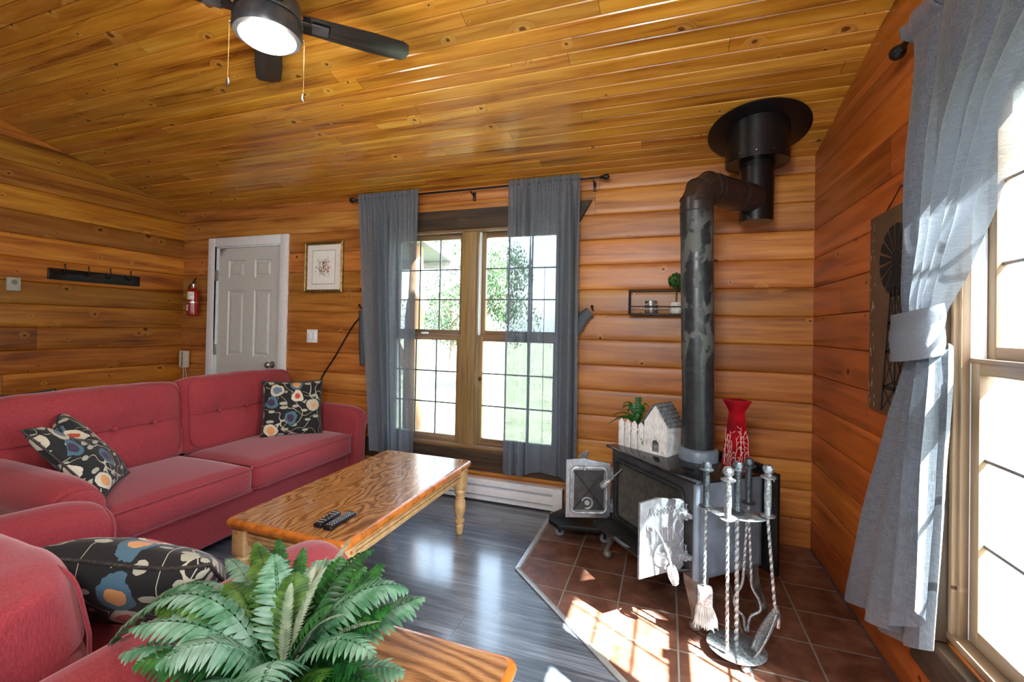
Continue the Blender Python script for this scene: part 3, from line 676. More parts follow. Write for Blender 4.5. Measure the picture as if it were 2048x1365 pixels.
def arm(t, yi, yo, x0, x1, ztop, zb, name='arm', slope=0.0):
    """rolled arm: inner face at yi, roll leans out to yo; runs x0 (back) .. x1 (front)"""
    sgn = 1 if yo > yi else -1; w_ = abs(yo - yi)
    prof = []  # (y,z) from inner bottom up over the roll to outer bottom
    r = w_ * .5
    prof.append((0, zb)); prof.append((0, ztop - r * 1.5)); 
    for k in range(13):
        a = PI * 1.0 - (PI * 1.18) * k / 12; prof.append((w_ * .5 + r * math.cos(a) * (1.0), ztop - r + r * math.sin(a)))
    prof += [(w_ * .80, ztop - r * 1.8), (w_ * .72, ztop - r * 2.8), (w_ * .70, zb)]
    LN = abs(x1 - x0)
    def drop(u): q = max(0, 1 - (1 - u) * LN / .16); return .045 * (1 - math.sqrt(max(0, 1 - q * q))) + .02 * u
    def fn(u, v):
        k = v * (len(prof) - 1); i = min(int(k), len(prof) - 2); f = k - i
        y = prof[i][0] * (1 - f) + prof[i + 1][0] * f; z = prof[i][1] * (1 - f) + prof[i + 1][1] * f
        x = x0 + (x1 - x0) * u; zz = z + (slope * (1 - u) if z > zb + .05 else 0); zz -= drop(u) * max(0, (z - zb - .2) / (ztop - zb - .2))
        return (x, yi + sgn * y, zz)
    mb = MB(); mb.grid(lambda u, v: fn(1 - (1 - u) ** 1.8, v), 24, 64)
    # front & back caps
    N = len(prof)
    for xx, u in ((x0, 0), (x1, 1)):
        q = [(xx, yi + sgn * p[0], p[1] + (slope * (1 - u) if p[1] > zb + .05 else 0) - drop(u) * max(0, (p[1] - zb - .2) / (ztop - zb - .2))) for p in prof]
        mb._add(q, [list(range(N))])
    bmesh.ops.remove_doubles(mb.bm, verts=mb.bm.verts, dist=1e-4)
    o = mb.build(name, M['red'], t, angle=50)
    cyy = sum(p[0] for p in prof) / N; czz = sum(p[1] for p in prof) / N
    pf = [(p[0], p[1] - drop(1) * max(0, (p[1] - zb - .2) / (ztop - zb - .2))) for p in prof]
    # padded front panel
    mb = MB(); rings = []
    for (k, dx) in ((1.0, 0), (.97, .012), (.9, .018), (.6, .020)): rings += [(x1 + dx, yi + sgn * (cyy + (p[0] - cyy) * k), czz + (p[1] - czz) * k) for p in pf]
    mb._add(rings, [[r_ * N + i, r_ * N + (i + 1) % N, (r_ + 1) * N + (i + 1) % N, (r_ + 1) * N + i] for r_ in range(3) for i in range(N)] + [[3 * N + i for i in range(N)]])
    mb.build('arm_panel', M['red'], o, angle=70)
    MB().tube([(x1 + .002, yi + sgn * p[0], p[1]) for p in pf], .005, 6).build('piping', M['piping'], o)
    return o
sf = thing('sofa', 'red fabric sofa with two seat cushions along the knotty left side of the room', 'sofa', (-2.8, 2.1, 0))
S0 = bpy.data.objects.new('tmp', None)
def rel(t): 
    l = t.location
    for c in [c for c in bpy.data.objects if c.parent == t]: c.location = (-l.x, -l.y, -l.z)
rbox(MB(), -2.80, 2.10, .165, .88, 1.86, .23, .03).build('base', M['red'], sf, angle=180)
for y in (1.26, 2.94):
    for x in (-2.45, -3.12): MB().lathe([(.02, 0), (.026, .055)], 12, TR(x, y, 0)).build('foot', M['black'], sf)
seat_cushion(sf, -2.93, -2.31, 1.285, 2.062, .285, .44); seat_cushion(sf, -2.93, -2.31, 2.068, 2.965, .285, .44)
rbox(MB(), -3.12, 2.10, .50, .15, 1.86, .66, .06).build('back_frame', M['red'], sf, angle=180)
back_cushion(sf, 1.585, .97, -2.945, .425, .925, .16, .24, (1.664, 1.874)); back_cushion(sf, 2.515, .92, -2.945, .425, .935, .16, .24, (2.295, 2.512))
arm(sf, 1.275, 1.075, -3.12, -2.275, .655, .04); arm(sf, 2.972, 3.125, -3.12, -2.30, .66, .04)
rel(sf)
# armchair in front: faces the far window (+y)
ch = thing('armchair', 'wide red armchair nearest the camera, behind the fern, facing the far window', 'armchair', (-1.6, .75, 0), PI / 2)
# local frame: x forward (world +y), y -> world -x ; origin (-1.6,.75)
rbox(MB(), 0, 0, .165, .86, 1.18, .23, .03).build('base', M['red'], ch, angle=180)
for y in (-.52, .52):
    for x in (.36, -.36): MB().lathe([(.02, 0), (.026, .055)], 12, TR(x, y, 0)).build('foot', M['black'], ch)
seat_cushion(ch, -.30, .435, -.445, .445, .285, .44)
rbox(MB(), -.42, 0, .48, .15, 1.0, .62, .06).build('back_frame', M['red'], ch, angle=180)
back_cushion(ch, 0.0, .90, -.155, .42, .775, .20, .26)
arm(ch, -.456, -.660, -.44, .465, .640, .04, slope=.0); arm(ch, .452, .650, -.44, .43, .612, .04, slope=.045)
# ------------------------------------------------------------------ throw pillows
def pillow(label, c, ex, ey, size=.44, thick=.15, group=None, dent=0.0, seed=0, pinch=.0):
    """ex, ey: in-plane axes"""
    ex = Vector(ex).normalized(); n = ex.cross(Vector(ey)).normalized(); ey = n.cross(ex)
    t = thing('throw_pillow', label, 'pillow', (0, 0, 0)); t.matrix_world = Matrix.Translation(c) @ Matrix((ex, ey, n)).transposed().to_4x4()
    h = size / 2; mb = MB(); N = 30
    def edge(u, v):  # concave sides, pointed corners
        return u * h * (1 - .07 * (1 - v * v)), v * h * (1 - .07 * (1 - u * u))
    for sg in (1, -1):
        def fn(a, b):
            u, v = a * 2 - 1, b * 2 - 1; x, y = edge(u, v); k = max(0, (1 - u ** 2) * (1 - v ** 2)) ** .42
            z = sg * thick / 2 * k * (1 + .10 * mnoise.noise(Vector((u * 2 + seed, v * 2, sg))))
            if sg > 0: z -= dent * math.exp(-((u - .0) ** 2 / .12)) * max(0, v) * (1 - abs(v) ** 8)
            y -= dent * 1.6 * max(0, v) ** 2 * math.exp(-(u ** 2 / .09))
            z += pinch * math.sin(u * 2.2) * .5
            return (x, y, z)
        mb.grid(fn, N, N)
    bmesh.ops.remove_doubles(mb.bm, verts=mb.bm.verts, dist=1e-5)
    mb.build('cover', M['floral'], t, angle=180)
    pts = []
    for k in range(80):
        q = k / 20; i = int(q); f = (q - i) * 2 - 1; u, v = [(f, -1), (1, f), (-f, 1), (-1, -f)][i]; x, y = edge(u, v)
        y -= dent * 1.6 * max(0, v) ** 2 * math.exp(-(u ** 2 / .09)); pts.append((x, y, pinch * math.sin(u * 2.2) * .5))
    MB().tube(pts, .005, 6, closed=True).build('piping', M['floral_pipe'], t); return t
M['floral_pipe'] = plain('striped_dark_cord', srgb(52, 46, 42), .8, var=.6, scale=120)
PG = 'black floral throw pillows on the red seats'
pillow('black floral pillow set upright against the right arm of the sofa', (-2.66, 2.70, .655), (.62, .74, -.02), (-.16, .14, .97), .42, .14, PG, seed=1)
pillow('black floral pillow slumped over the left arm corner of the sofa', (-2.655, 1.385, .645), (-.35, .32, 0), (-.05, -.29, .31), .44, .14, PG, dent=.06, seed=5)
pillow('black floral pillow lying on the armchair seat in the foreground', (-1.43, .915, .522), (.86, .50, -.03), (.40, -.66, .66), .48, .21, PG, seed=9, pinch=.035)
pillow('black and white patterned pillow mostly hidden behind the back of the sofa', (-3.42, 1.46, .70), (.1, 1, 0), (0, .1, .9), .36, .12, seed=3)
# ------------------------------------------------------------------ coffee table
ct = thing('coffee_table', 'long oak coffee table with turned blond legs in front of the sofa', 'coffee table', (-1.47, 2.05, 0))
X0, X1, Y0, Y1, ZT = -.32, .32, -.61, .61, .45
def rrect(x0, x1, y0, y1, r, n=5):
    return [(cx + r * math.cos(math.radians(a0 + 90 * k / n)), cy + r * math.sin(math.radians(a0 + 90 * k / n))) for cx, cy, a0 in ((x1 - r, y1 - r, 0), (x0 + r, y1 - r, 90), (x0 + r, y0 + r, 180), (x1 - r, y0 + r, 270)) for k in range(n + 1)]
def rounded_top(mb, x0, x1, y0, y1, z0, z1, r, e):
    rings = []; n = 0
    for (o_, z) in ((e, z0), (e * .3, z0 + e * .25), (0, (z0 + z1) / 2), (e * .2, z1 - e * .45), (e * .8, z1 - .001), (e * 1.2, z1)):
        p = rrect(x0 + o_, x1 - o_, y0 + o_, y1 - o_, max(r - o_, .003)); n = len(p); rings += [(a, b, z) for a, b in p]
    k = len(rings) // n
    mb._add(rings, [[i * n + j, i * n + (j + 1) % n, (i + 1) * n + (j + 1) % n, (i + 1) * n + j] for i in range(k - 1) for j in range(n)] + [list(range(n))[::-1], [(k - 1) * n + j for j in range(n)]])
rounded_mb = MB(); rounded_top(rounded_mb, X0, X1, Y0, Y1, ZT - .034, ZT, .035, .014); top = rounded_mb.build('tabletop', M['oak_edge'], ct, angle=50)
MB().prism(rrect(X0 + .024, X1 - .024, Y0 + .024, Y1 - .024, .02), .0012, TR(0, 0, ZT - .0002)).build('oak_veneer', M['oak_y'], top)
for s in (-1, 1):
    mb = MB(); x = s * .275
    mb.box(min(x, x - s * .02), max(x, x - s * .02), Y0 + .07, Y1 - .07, .335, ZT - .034, .002)
    for z in (.352, .372): mb.box(min(x, x + s * .008), max(x, x + s * .008), Y0 + .07, Y1 - .07, z, z + .012, .003)
    mb.build('apron', M['cream_oak'], ct)
    mb = MB(); y = s * .56; mb.box(X0 + .07, X1 - .07, min(y, y - s * .02), max(y, y - s * .02), .335, ZT - .034, .002)
    for z in (.352, .372): mb.box(X0 + .07, X1 - .07, min(y, y + s * .008), max(y, y + s * .008), z, z + .012, .003)
    mb.build('apron', M['cream_oak'], ct)
LEG = [(.014, 0), (.019, .004), (.022, .02), (.026, .055), (.018, .065), (.030, .075), (.032, .087), (.022, .098), (.024, .105), (.034, .14), (.037, .17), (.034, .205), (.027, .225), (.030, .232), (.024, .24), (.034, .255), (.037, .27), (.028, .288)]
for sx in (-1, 1):
    for sy in (-1, 1):
        x, y = sx * .265, sy * .545
        lg = MB().lathe(LEG, 24, TR(x, y, 0)).box(x - .035, x + .035, y - .035, y + .035, .285, ZT - .034, .006).build('leg', M['cream_oak'], ct, angle=35)
        for dx, dy in ((sx * .036, 0), (0, sy * .036)): MB().lathe([(.007, 0), (.006, .003), (0, .005)], 10, frame((x + dx, y + dy, .39), (dx, dy, 0))).build('peg', M['oak_edge'], lg)
# ------------------------------------------------------------------ remotes
M['plastic'] = plain('black_remote_plastic', srgb(18, 19, 22), .35, var=.2, bump=.02); M['btn'] = plain('pale_rubber_buttons', srgb(168, 172, 176), .5, var=.1)
def remote(label, x, y, a, L_, W_, rows, g=None):
    t = thing('remote_control', label, 'remote', (x, y, ZT + .0012), a, g)
    MB().box(-W_ / 2, W_ / 2, -L_ / 2, L_ / 2, 0, .018, .006, seg=3).build('body', M['plastic'], t)
    for i in range(rows):
        for k in range(3):
            xx, yy = (k - 1) * W_ * .27, -L_ / 2 + .02 + (L_ - .04) * i / (rows - 1)
            if rows < 8 and 1 < i < 4 and k == 1: continue
            MB().box(xx - .0035, xx + .0035, yy - .0025, yy + .0025, .0175, .0195, .001).build('button', M['btn'], t)
remote('slim black remote with few buttons, left one on the coffee table', -1.362, 1.592, .10, .145, .038, 6, 'remotes on the coffee table')
remote('wider black remote full of pale buttons, right one on the coffee table', -1.302, 1.598, .02, .168, .044, 11, 'remotes on the coffee table')
# ------------------------------------------------------------------ end table
et = thing('end_table', 'oak end table holding the fern at the bottom of the picture', 'end table', (-.60, .69, 0))
mb = MB(); rounded_top(mb, -.29, .29, -.33, .33, .503, .53, .03, .012); tp = mb.build('tabletop', M['oak_edge'], et, angle=50)
MB().prism(rrect(-.272, .272, -.312, .312, .02), .0012, TR(0, 0, .5298)).build('oak_veneer', M['oak_x'], tp)
for s in (-1, 1):
    MB().box(min(s * .25, s * .23), max(s * .25, s * .23), -.26, .26, .42, .503, .002).build('apron', M['cream_oak'], et)
    MB().box(-.21, .21, min(s * .29, s * .27), max(s * .29, s * .27), .42, .503, .002).build('apron', M['cream_oak'], et)
    for q in (-1, 1): MB().lathe([(r_, z * 1.31) for r_, z in LEG], 20, TR(s * .235, q * .275, 0)).box(s * .235 - .03, s * .235 + .03, q * .275 - .03, q * .275 + .03, .37, .503, .005).build('leg', M['cream_oak'], et, angle=35)
# ------------------------------------------------------------------ wood stove, set across the corner
ANG = math.radians(-48.4); SO = (.138, 2.161)
st = thing('wood_stove', 'grey steel wood stove with both cast doors swung open on the tile hearth', 'stove', (*SO, 0), ANG)
# local: +x along the front toward the near corner (0), body x -.62..0 ; +y to the back
W0, W1, DP, B0, B1 = -.625, .0, .40, .205, .632
M['soot'] = plain('sooty_firebox_lining', srgb(30, 28, 26), .9, var=.4, scale=20, bump=.3)
mb = MB(); fx0, fx1, fz0, fz1 = W0 + .045, W1 - .085, .262, .575
M['ironfront'] = plain('soot_and_shade_front_plate', srgb(58, 60, 62), .45, .25, var=.35, scale=9, bump=.12)  # some soot, but mostly the shade on the front put into the colour
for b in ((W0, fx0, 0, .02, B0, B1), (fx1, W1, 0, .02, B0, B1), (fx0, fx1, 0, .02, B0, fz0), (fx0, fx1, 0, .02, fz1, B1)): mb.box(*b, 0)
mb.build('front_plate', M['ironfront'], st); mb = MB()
mb.box(W0, W0 + .012, .02, DP, B0, B1); mb.box(W1 - .012, W1, .0201, DP, B0, B1); mb.box(W0, W1, DP - .012, DP, B0, B1); mb.box(W0, W1, .02, DP, B0, B0 + .012)
mb.tube([(W1 - .010, .010, B0), (W1 - .010, .010, B1)], .016, 14)
mb.build('stove_body', M['iron'], st)
mb = MB(); mb.box(W0 - .03, W1 + .02, -.025, DP + .035, B1, B1 + .012, .003); mb.build('stove_top', M['stovetop'] if 'stovetop' in M else plain('polished_black_stove_top', srgb(40, 42, 45), .16, .4, var=.45, scale=14, bump=.1), st)
mb = MB(); mb.box(fx0, fx1, .19, .2, fz0, fz1); mb.box(fx0 - .01, fx0, .02, .2, fz0, fz1); mb.box(fx1, fx1 + .01, .02, .2, fz0, fz1); mb.box(fx0, fx1, .02, .2, fz0 - .012, fz0); mb.box(fx0, fx1, .02, .2, fz1, fz1 + .01)
mb.build('firebox', M['soot'], st)
# opening rim with rounded corners
mb = MB(); rim = [(p[0], -.006, p[1]) for p in rrect(fx0 - .004, fx1 + .004, fz0 - .004, fz1 + .004, .03)]
mb.tube(rim, .010, 8, closed=True); mb.build('door_rim', M['irondark'], st)
# spark screen: expanded mesh as real wires
mb = MB(); nx = 46
for d in (1, -1):
    for i in range(-30, nx + 30):
        xa = fx0 + (fx1 - fx0) * i / nx; za, zb_ = fz0, fz1; dx = d * (fz1 - fz0) * .62; xb = xa + dx
        # clip to opening
        t0, t1 = 0, 1
        for (lo, sgn) in ((fx0, 1), (fx1, -1)):
            p, q = xa, xb
            if sgn * (p - lo) < 0 and sgn * (q - lo) < 0: t0 = 2; break
            if sgn * (p - lo) < 0: t0 = max(t0, (lo - p) / (q - p))
            if sgn * (q - lo) < 0: t1 = min(t1, (lo - p) / (q - p))
        if t0 >= t1: continue
        A = Vector((xa + dx * t0, .006, za + (zb_ - za) * t0)); B = Vector((xa + dx * t1, .006, za + (zb_ - za) * t1)); mb.tube([A, B], .0013, 3, caps=False)
sc_ = mb.build('spark_screen', plain('spark_screen_wire', srgb(74, 70, 62), .45, .6, var=.3), st); sc_['kind'] = 'stuff'
mb = MB(); mb.tube([(p[0], .004, p[1]) for p in rrect(fx0 + .006, fx1 - .006, fz0 + .006, fz1 - .006, .02)], .005, 6, closed=True); mb.build('screen_frame', M['irondark'], st)
# ash lip
mb = MB(); zl = .236
lip = [(W0 + .0, 0), (W1 - .04, 0), (W1 - .075, -.125), (W1 - .10, -.14), (W0 + .035, -.14), (W0 + .01, -.125)]
mb.prism(lip, .010, TR(0, 0, zl - .01), bev=.002)
e = [(p[0], p[1], zl) for p in lip[1:]] + [(lip[0][0], 0, zl)]
mb.tube(e, .006, 6); mb.build('ash_lip', M['irondark'], st)
# rear heat shield
MB().box(W0 - .06, W1 + .055, DP + .03, DP + .05, .17, B1 + .012, .004).build('heat_shield', M['black'], st)
mb = MB(); mb.box(W0 - .02, W1 + .0, DP + .012, DP + .034, B1 + .012, B1 + .040, .006); mb.build('top_lip', M['black'], st)
for x in (W1 + .028, W1 + .042): MB().tube([(x, DP + .024, B1 - .0), (x, DP + .024, B1 - .025)], .0035, 6).build('bolt', M['steel'], st)
# legs: curved cast legs with round feet
def stove_leg(cx, cy, sx, sy):
    mb = MB(); prof = [(.20, .075, .0), (.17, .072, .0), (.135, .055, .004), (.10, .038, .010), (.07, .026, .016), (.045, .022, .022), (.03, .022, .028)]
    vs = []
    for z, w_, o_ in prof:
        for dx, dy in ((0, 0), (-w_, 0), (-w_, .008), (-.008, .008), (-.008, w_), (0, w_)):
            vs.append((cx + sx * (dx * 1 + o_), cy + sy * (dy * 1 - o_), z + .006))
    n = len(prof); mb._add(vs, [[r_ * 6 + i, r_ * 6 + (i + 1) % 6, (r_ + 1) * 6 + (i + 1) % 6, (r_ + 1) * 6 + i] for r_ in range(n - 1) for i in range(6)] + [[0, 1, 2, 3, 4, 5], [(n - 1) * 6 + i for i in range(6)]])
    lg = mb.build('leg', M['irongrey'], st, angle=50)
    MB().lathe([(0, 0), (.012, .001), (.022, .01), (.025, .022), (.021, .034), (.012, .042), (0, .044)], 18, TR(cx + sx * .012, cy - sy * .012, .0065)).build('foot', M['irongrey'], lg)
M['irongrey'] = plain('worn_cast_leg', srgb(112, 108, 102), .5, .45, var=.35, scale=16, bump=.25)
for cx, sx in ((W1 + .002, 1), (W0 - .002, -1)):
    for cy, sy in ((-.002, 1), (DP - .02, -1)): stove_leg(cx, cy, sx, sy)
# coil spring handle
def coil(mb, m, L_, r, turns, wire=.0028, taper=True):
    pts = []
    n = turns * 12
    for i in range(n + 1):
        t = i / n; rr_ = r * (.62 + .55 * math.sin(PI * min(1, t * .85 + .12))) ; a = 2 * PI * turns * t
        pts.append(m @ Vector((rr_ * math.cos(a), rr_ * math.sin(a), L_ * t)))
    mb.tube(pts, wire, 6)
# doors: local plate frame: x from hinge outward 0..-w (left) ; built then rotated about hinge
def stove_door(hx, sgn, openang):
    """hinge at (hx,0); plate extends sgn*x when closed; openang swings outward (-y)"""
    m = TR(hx, -.012, 0) @ RZ(openang); w_ = .262; z0, z1 = .243, .565
    d = bpy.data.objects.new('door', None); COL.objects.link(d)
    mb = MB(m); X = lambda a: sgn * a
    pl = [(X(.012), z0 + .012), (X(.03), z0), (X(w_), z0), (X(w_), z1), (X(w_ * .62), z1 + .010), (X(.10), z1 - .004), (X(.02), z1 - .016), (X(.012), z1 - .03)]
    mb.prism([(a, b) for a, b in pl], .014, Matrix(((1, 0, 0, 0), (0, 0, 1, -.014), (0, 1, 0, 0), (0, 0, 0, 1))), bev=.003)
    dd = mb.build('door', M['castgrey'], st, angle=35)
    # inner side (+y side when closed): gasket channel, rib cross, draft hub
    mb = MB(m); rr4 = [(p[0], .004, p[1]) for p in rrect(min(X(.035), X(w_ - .03)), max(X(.035), X(w_ - .03)), z0 + .03, z1 - .04, .03)]
    mb.tube(rr4, .009, 8, closed=True); mb.build('gasket_ridge', M['castlight'], dd)
    mb = MB(m); xa, xb = X(.05), X(w_ - .045)
    mb.box(min(xa, xb), max(xa, xb), -.001, .003, z0 + .045, z1 - .055)
    mb.build('inner_plate', M['irondark'], dd)
    mb = MB(m); mb.tube([(xa, .004, z0 + .05), (xb, .004, z1 - .06)], .0045, 6); mb.tube([(xa, .004, z1 - .06), (xb, .004, z0 + .05)], .0045, 6); mb.build('rib', M['irondark'], dd)
    mb = MB(m); cx = X(w_ * .55); mb.tube([(cx + .030 * math.cos(a), .006, z0 + .085 + .030 * math.sin(a)) for a in [k * PI / 10 + .4 for k in range(16)]], .006, 6)
    mb.lathe([(.016, 0), (.015, .012), (0, .016)], 14, frame((cx, 0, z0 + .088), (0, 1, 0))); mb.build('draft_hub', M['castgrey'], dd)
    mb = MB(m); mb.tube([(X(w_ * .62), .003, z1 - .035), (X(w_ * .62), .02, z1 - .036), (X(w_ * .62), .026, z1 - .05)], .005, 6); mb.build('catch', M['castlight'], dd)
    # outer side relief (-y): scroll border, landscape relief, draft wheel
    mb = MB(m); yo = -.016
    pts = []
    for k in range(60):
        t = k / 59; pts.append((X(.030 + .010 * math.sin(t * 26)), yo, z0 + .03 + (z1 - z0 - .08) * t))
    mb.tube(pts, .0035, 6)
    pts = [(X(.05 + .16 * t / 39), yo, z1 - .035 + .007 * math.sin(t * 1.3)) for t in range(40)]; mb.tube(pts, .003, 6)
    for k in range(9): mb.tube([(X(.06 + .018 * k), yo, z1 - .06), (X(.066 + .018 * k), yo - .002, z1 - .045 + .005 * (k % 3)), (X(.074 + .018 * k), yo, z1 - .062)], .003, 5)
    for k in range(5): mb.tube([(X(.08 + .03 * k), yo, z0 + .14), (X(.082 + .03 * k), yo, z0 + .19 + .012 * (k % 2)), (X(.09 + .03 * k), yo, z0 + .2)], .004, 6)
    mb.build('relief', M['castgrey'], dd)
    mb = MB(m); cx = X(w_ * .52); fr = frame((cx, -.014, z0 + .085), (0, -1, 0))
    mb.lathe([(.052, 0), (.052, .006), (.044, .009), (.040, .004), (.018, .004), (.016, .012), (.008, .018), (0, .019)], 28, fr)
    for k in range(6): a = k * PI / 3; mb.box(-.004, .004, .018, .04, .003, .009, 0, fr @ RZ(a))
    mb.build('draft_wheel', M['castlight'], dd)
    # handle
    mb = MB(m); hx_ = X(w_ - .05); p0 = Vector((hx_, -.014, z0 + .215)); p1 = Vector((hx_ - X(.01), -.05, z0 + .21)); 
    p2 = Vector((hx_ - X(.045), -.075, z0 + .13)); p3 = Vector((hx_ - X(.06), -.085, z0 + .06))
    if sgn > 0: p2 = Vector((hx_ - .015, -.075, z0 + .245)); p3 = Vector((hx_ - .05, -.10, z0 + .29))
    mb.lathe([(.018, 0), (.018, .006), (.012, .008), (.010, .03)], 14, frame(p0, (0, -1, 0)))
    mb.tube(smooth_path([p0, p1, p2, p3], 6), .005, 8); dirv = (p3 - p2).normalized()
    hd = mb.build('handle_rod', M['castgrey'], dd)
    mb = MB(m); fr = frame(p3 - dirv * .01, dirv); coil(mb, fr, .075, .017, 9); mb.tube([fr @ Vector((0, 0, 0)), fr @ Vector((0, 0, .08))], .005, 6); mb.build('coil_grip', M['castbright'], dd)
    # hinges
    for z in (z0 + .055, z1 - .085):
        mb = MB(m); mb.box(min(X(-.004), X(.05)), max(X(-.004), X(.05)), -.022, -.006, z - .016, z + .016, .005); mb.tube([(0, -.012, z - .024), (0, -.012, z + .024)], .011, 12)
        mb.tube([(0, -.012, z + .02), (0, -.012, z + .044)], .004, 8); mb.lathe([(.007, 0), (.008, .004), (0, .007)], 10, m_id(0, -.012, z + .042))
        mb.build('hinge', M['castgrey'], dd)
        MB().box(min(hx, hx + sgn * -.055) if False else hx - (.002 if sgn < 0 else .045), hx + (.045 if sgn < 0 else .002), -.02, .001, z - .012, z + .010, .005).build('hinge_bracket', M['castgrey'], st)
    bpy.data.objects.remove(d)
    return dd
def m_id(x, y, z): return TR(x, y, z)
M['castlight'] = plain('worn_bright_cast_edge', srgb(158, 160, 164), .45, .5, var=.3, scale=30, bump=.3)
M['castbright'] = plain('nickel_coil_wire', srgb(190, 192, 196), .3, .8, var=.1)
stove_door(fx1 + .022, -1, math.radians(92)); stove_door(fx0 - .022, 1, math.radians(-112))
SI = st.matrix_basis.inverted() if st.matrix_basis != I4 else I4
SI = (Matrix.Translation((*SO, 0)) @ RZ(ANG)).inverted()
qa, qb, qc = [SI @ Vector(v) for v in ((-.215, 2.545, .543), (-.276, 2.46, .497), (-.320, 2.43, .462))]
lh = MB().tube([qa, qb], .0035, 8).build('latch_rod', M['castgrey'], st)
mb = MB(); coil(mb, frame(qb, qc - qb), .055, .016, 7); mb.build('coil_grip', M['castbright'], lh)
# ------------------------------------------------------------------ stovepipe
def patchy():
    g = G('scuffed_stovepipe'); P = g.coord(); nz = g.noise(g.n('Mapping', {0: P, 3: (1.5, 1.5, .75)}), 11, 5, .62, .4); n2 = g.noise(P, 30, 3, .6)
    X = g.xyz(P); up = g.step(X[2], 1.05, 1.25); hi = g.math('SUBTRACT', 1.0, g.step(X[2], 1.82, 1.95))
    k = g.math('MULTIPLY', g.math('MULTIPLY', g.step(nz, .49, .53), up), hi)
    rust = g.step(X[2], 1.84, 2.0)
    c = g.mix(g.math('MULTIPLY', k, .85), g.mix(g.step(n2, .3, .7), srgb(36, 40, 42), srgb(52, 56, 60)), srgb(96, 98, 96))
    c = g.mix(g.math('MULTIPLY', rust, .8), c, g.mix(n2, srgb(30, 24, 22), srgb(72, 54, 46)))
    g.set(Base_Color=c, Metallic=.25, Roughness=g.math('ADD', .34, g.math('MULTIPLY', k, .3))); g.bump(g.math('ADD', n2, k), .1, .002); return g.m
M['pipe'] = patchy()
PX, PY, R1 = .165, 2.53, .0775; TX, TY = .135, 2.505; CXp, CYp, R2 = .472, 2.90, .0875; HZ = 2.055
sp = thing('stovepipe', 'black scuffed stovepipe rising from the stove and elbowing across to the chimney', 'stovepipe', (0, 0, 0))
zt_ = B1 + .013
axp = lambda z: Vector((PX + (TX - PX) * (z - zt_) / (1.98 - zt_), PY + (TY - PY) * (z - zt_) / (1.98 - zt_), z))
mb = MB(); mb.tube([axp(zt_ + .05), axp(1.16)], R1, 40); mb.build('lower_pipe', M['pipe'], sp, angle=60)
mb = MB(); mb.tube([axp(1.155), axp(1.80)], R1 + .0015, 40); mb.tube([axp(1.795), axp(1.955)], R1 + .0035, 40); mb.build('upper_pipe', M['pipe'], sp, angle=60)
mb = MB(); b_ = axp(zt_); mb.lathe([(R1 + .018, 0), (R1 + .018, .05), (R1 + .012, .058), (R1, .062)], 40, TR(b_.x, b_.y, zt_)); mb.build('collar', M['iron'], sp, angle=40)
hd_ = (Vector((CXp, CYp, 0)) - Vector((TX, TY, 0))); LH = hd_.length; hd_.normalize()
# segmented elbow (four gores)
rad = .125; pts = []
base = Vector((TX, TY, HZ - rad))
for a in (0, 15, 45, 75, 90): pts.append(a)
ang = [0, 30, 60, 90]
def ep(a): a = math.radians(a); return base + hd_ * (rad * (1 - math.cos(a))) + Vector((0, 0, rad * math.sin(a)))
# piecewise straight gores with mitred joints
def ring(c, n_, r, bis=1.0, seg=40):
    m = frame(c, n_, hint=tuple(hd_.cross(Vector((0, 0, 1)))));
    return m
jn = [base + Vector((0, 0, -.03))]; dirs = []
for k in range(4):
    a = math.radians(90 * k / 3); dirs.append(Vector((0, 0, 1)) * math.cos(a) + hd_ * math.sin(a))
P_ = [base.copy()]; 
step = rad * 2 * math.tan(math.radians(15))
cur = base.copy() + dirs[0] * step * .5; joints = [cur.copy()]
for k in (1, 2): cur = cur + dirs[k] * step; joints.append(cur.copy())
cur = cur + dirs[3] * step * .5
secs = [(base + Vector((0, 0, -.02)), dirs[0])] + [(joints[i], (dirs[i] + dirs[i + 1]).normalized()) for i in range(3)] + [(cur, dirs[3])]
side = hd_.cross(Vector((0, 0, 1))).normalized(); vs = []; SG = 40
for i, (c, nrm) in enumerate(secs):
    # ring = intersection of cylinder (dir of the gore) with plane nrm
    dg = dirs[min(i, 3)]; up = dg.cross(side).normalized()
    for k in range(SG):
        a = 2 * PI * k / SG; o_ = side * math.cos(a) * R1 + up * math.sin(a) * R1; t = -(o_.dot(nrm)) / dg.dot(nrm); vs.append(c + o_ + dg * t)
mb = MB(); mb._add(vs, [[i * SG + k, i * SG + (k + 1) % SG, (i + 1) * SG + (k + 1) % SG, (i + 1) * SG + k] for i in range(4) for k in range(SG)])
bmesh.ops.scale(mb.bm, vec=(1, 1, 1), verts=mb.bm.verts)
for (c, nrm) in secs[:4]:
    dg = nrm; up = nrm.cross(side).normalized(); mb.tube([c + side * math.cos(a) * (R1 + .002) + up * math.sin(a) * (R1 + .002) * (1.0 if (c - secs[0][0]).length < .001 else 1 / math.cos(math.radians(15))) for a in [2 * PI * k / SG for k in range(SG)]], .003, 6, closed=True)
mb.build('elbow', M['pipe'], sp, angle=25)
h0 = cur; h1 = Vector((CXp, CYp, cur.z)) - hd_ * (R2 * .55)
mb = MB(); mb.tube([h0 - hd_ * .02, h0 + (h1 - h0) * .62], R1 + .003, 40); mb.tube([h0 + (h1 - h0) * .60, h1], R1 + .006, 40); mb.tube([h0 + hd_ * .012 + Vector((0, 0, 0)), h0 + hd_ * .028], R1 + .006, 40); mb.build('cross_pipe', M['pipe'], sp, angle=50)
M['flue'] = plain('satin_black_flue', srgb(17, 18, 19), .34, .2, var=.25, scale=60)
zb_ = cur.z - .125
mb = MB(); mb.lathe([(R2, 0), (R2, .05), (R2 + .001, .2), (R2, .50)], 44, TR(CXp, CYp, zb_)); mb.build('tee_pipe', M['flue'], sp, angle=40)
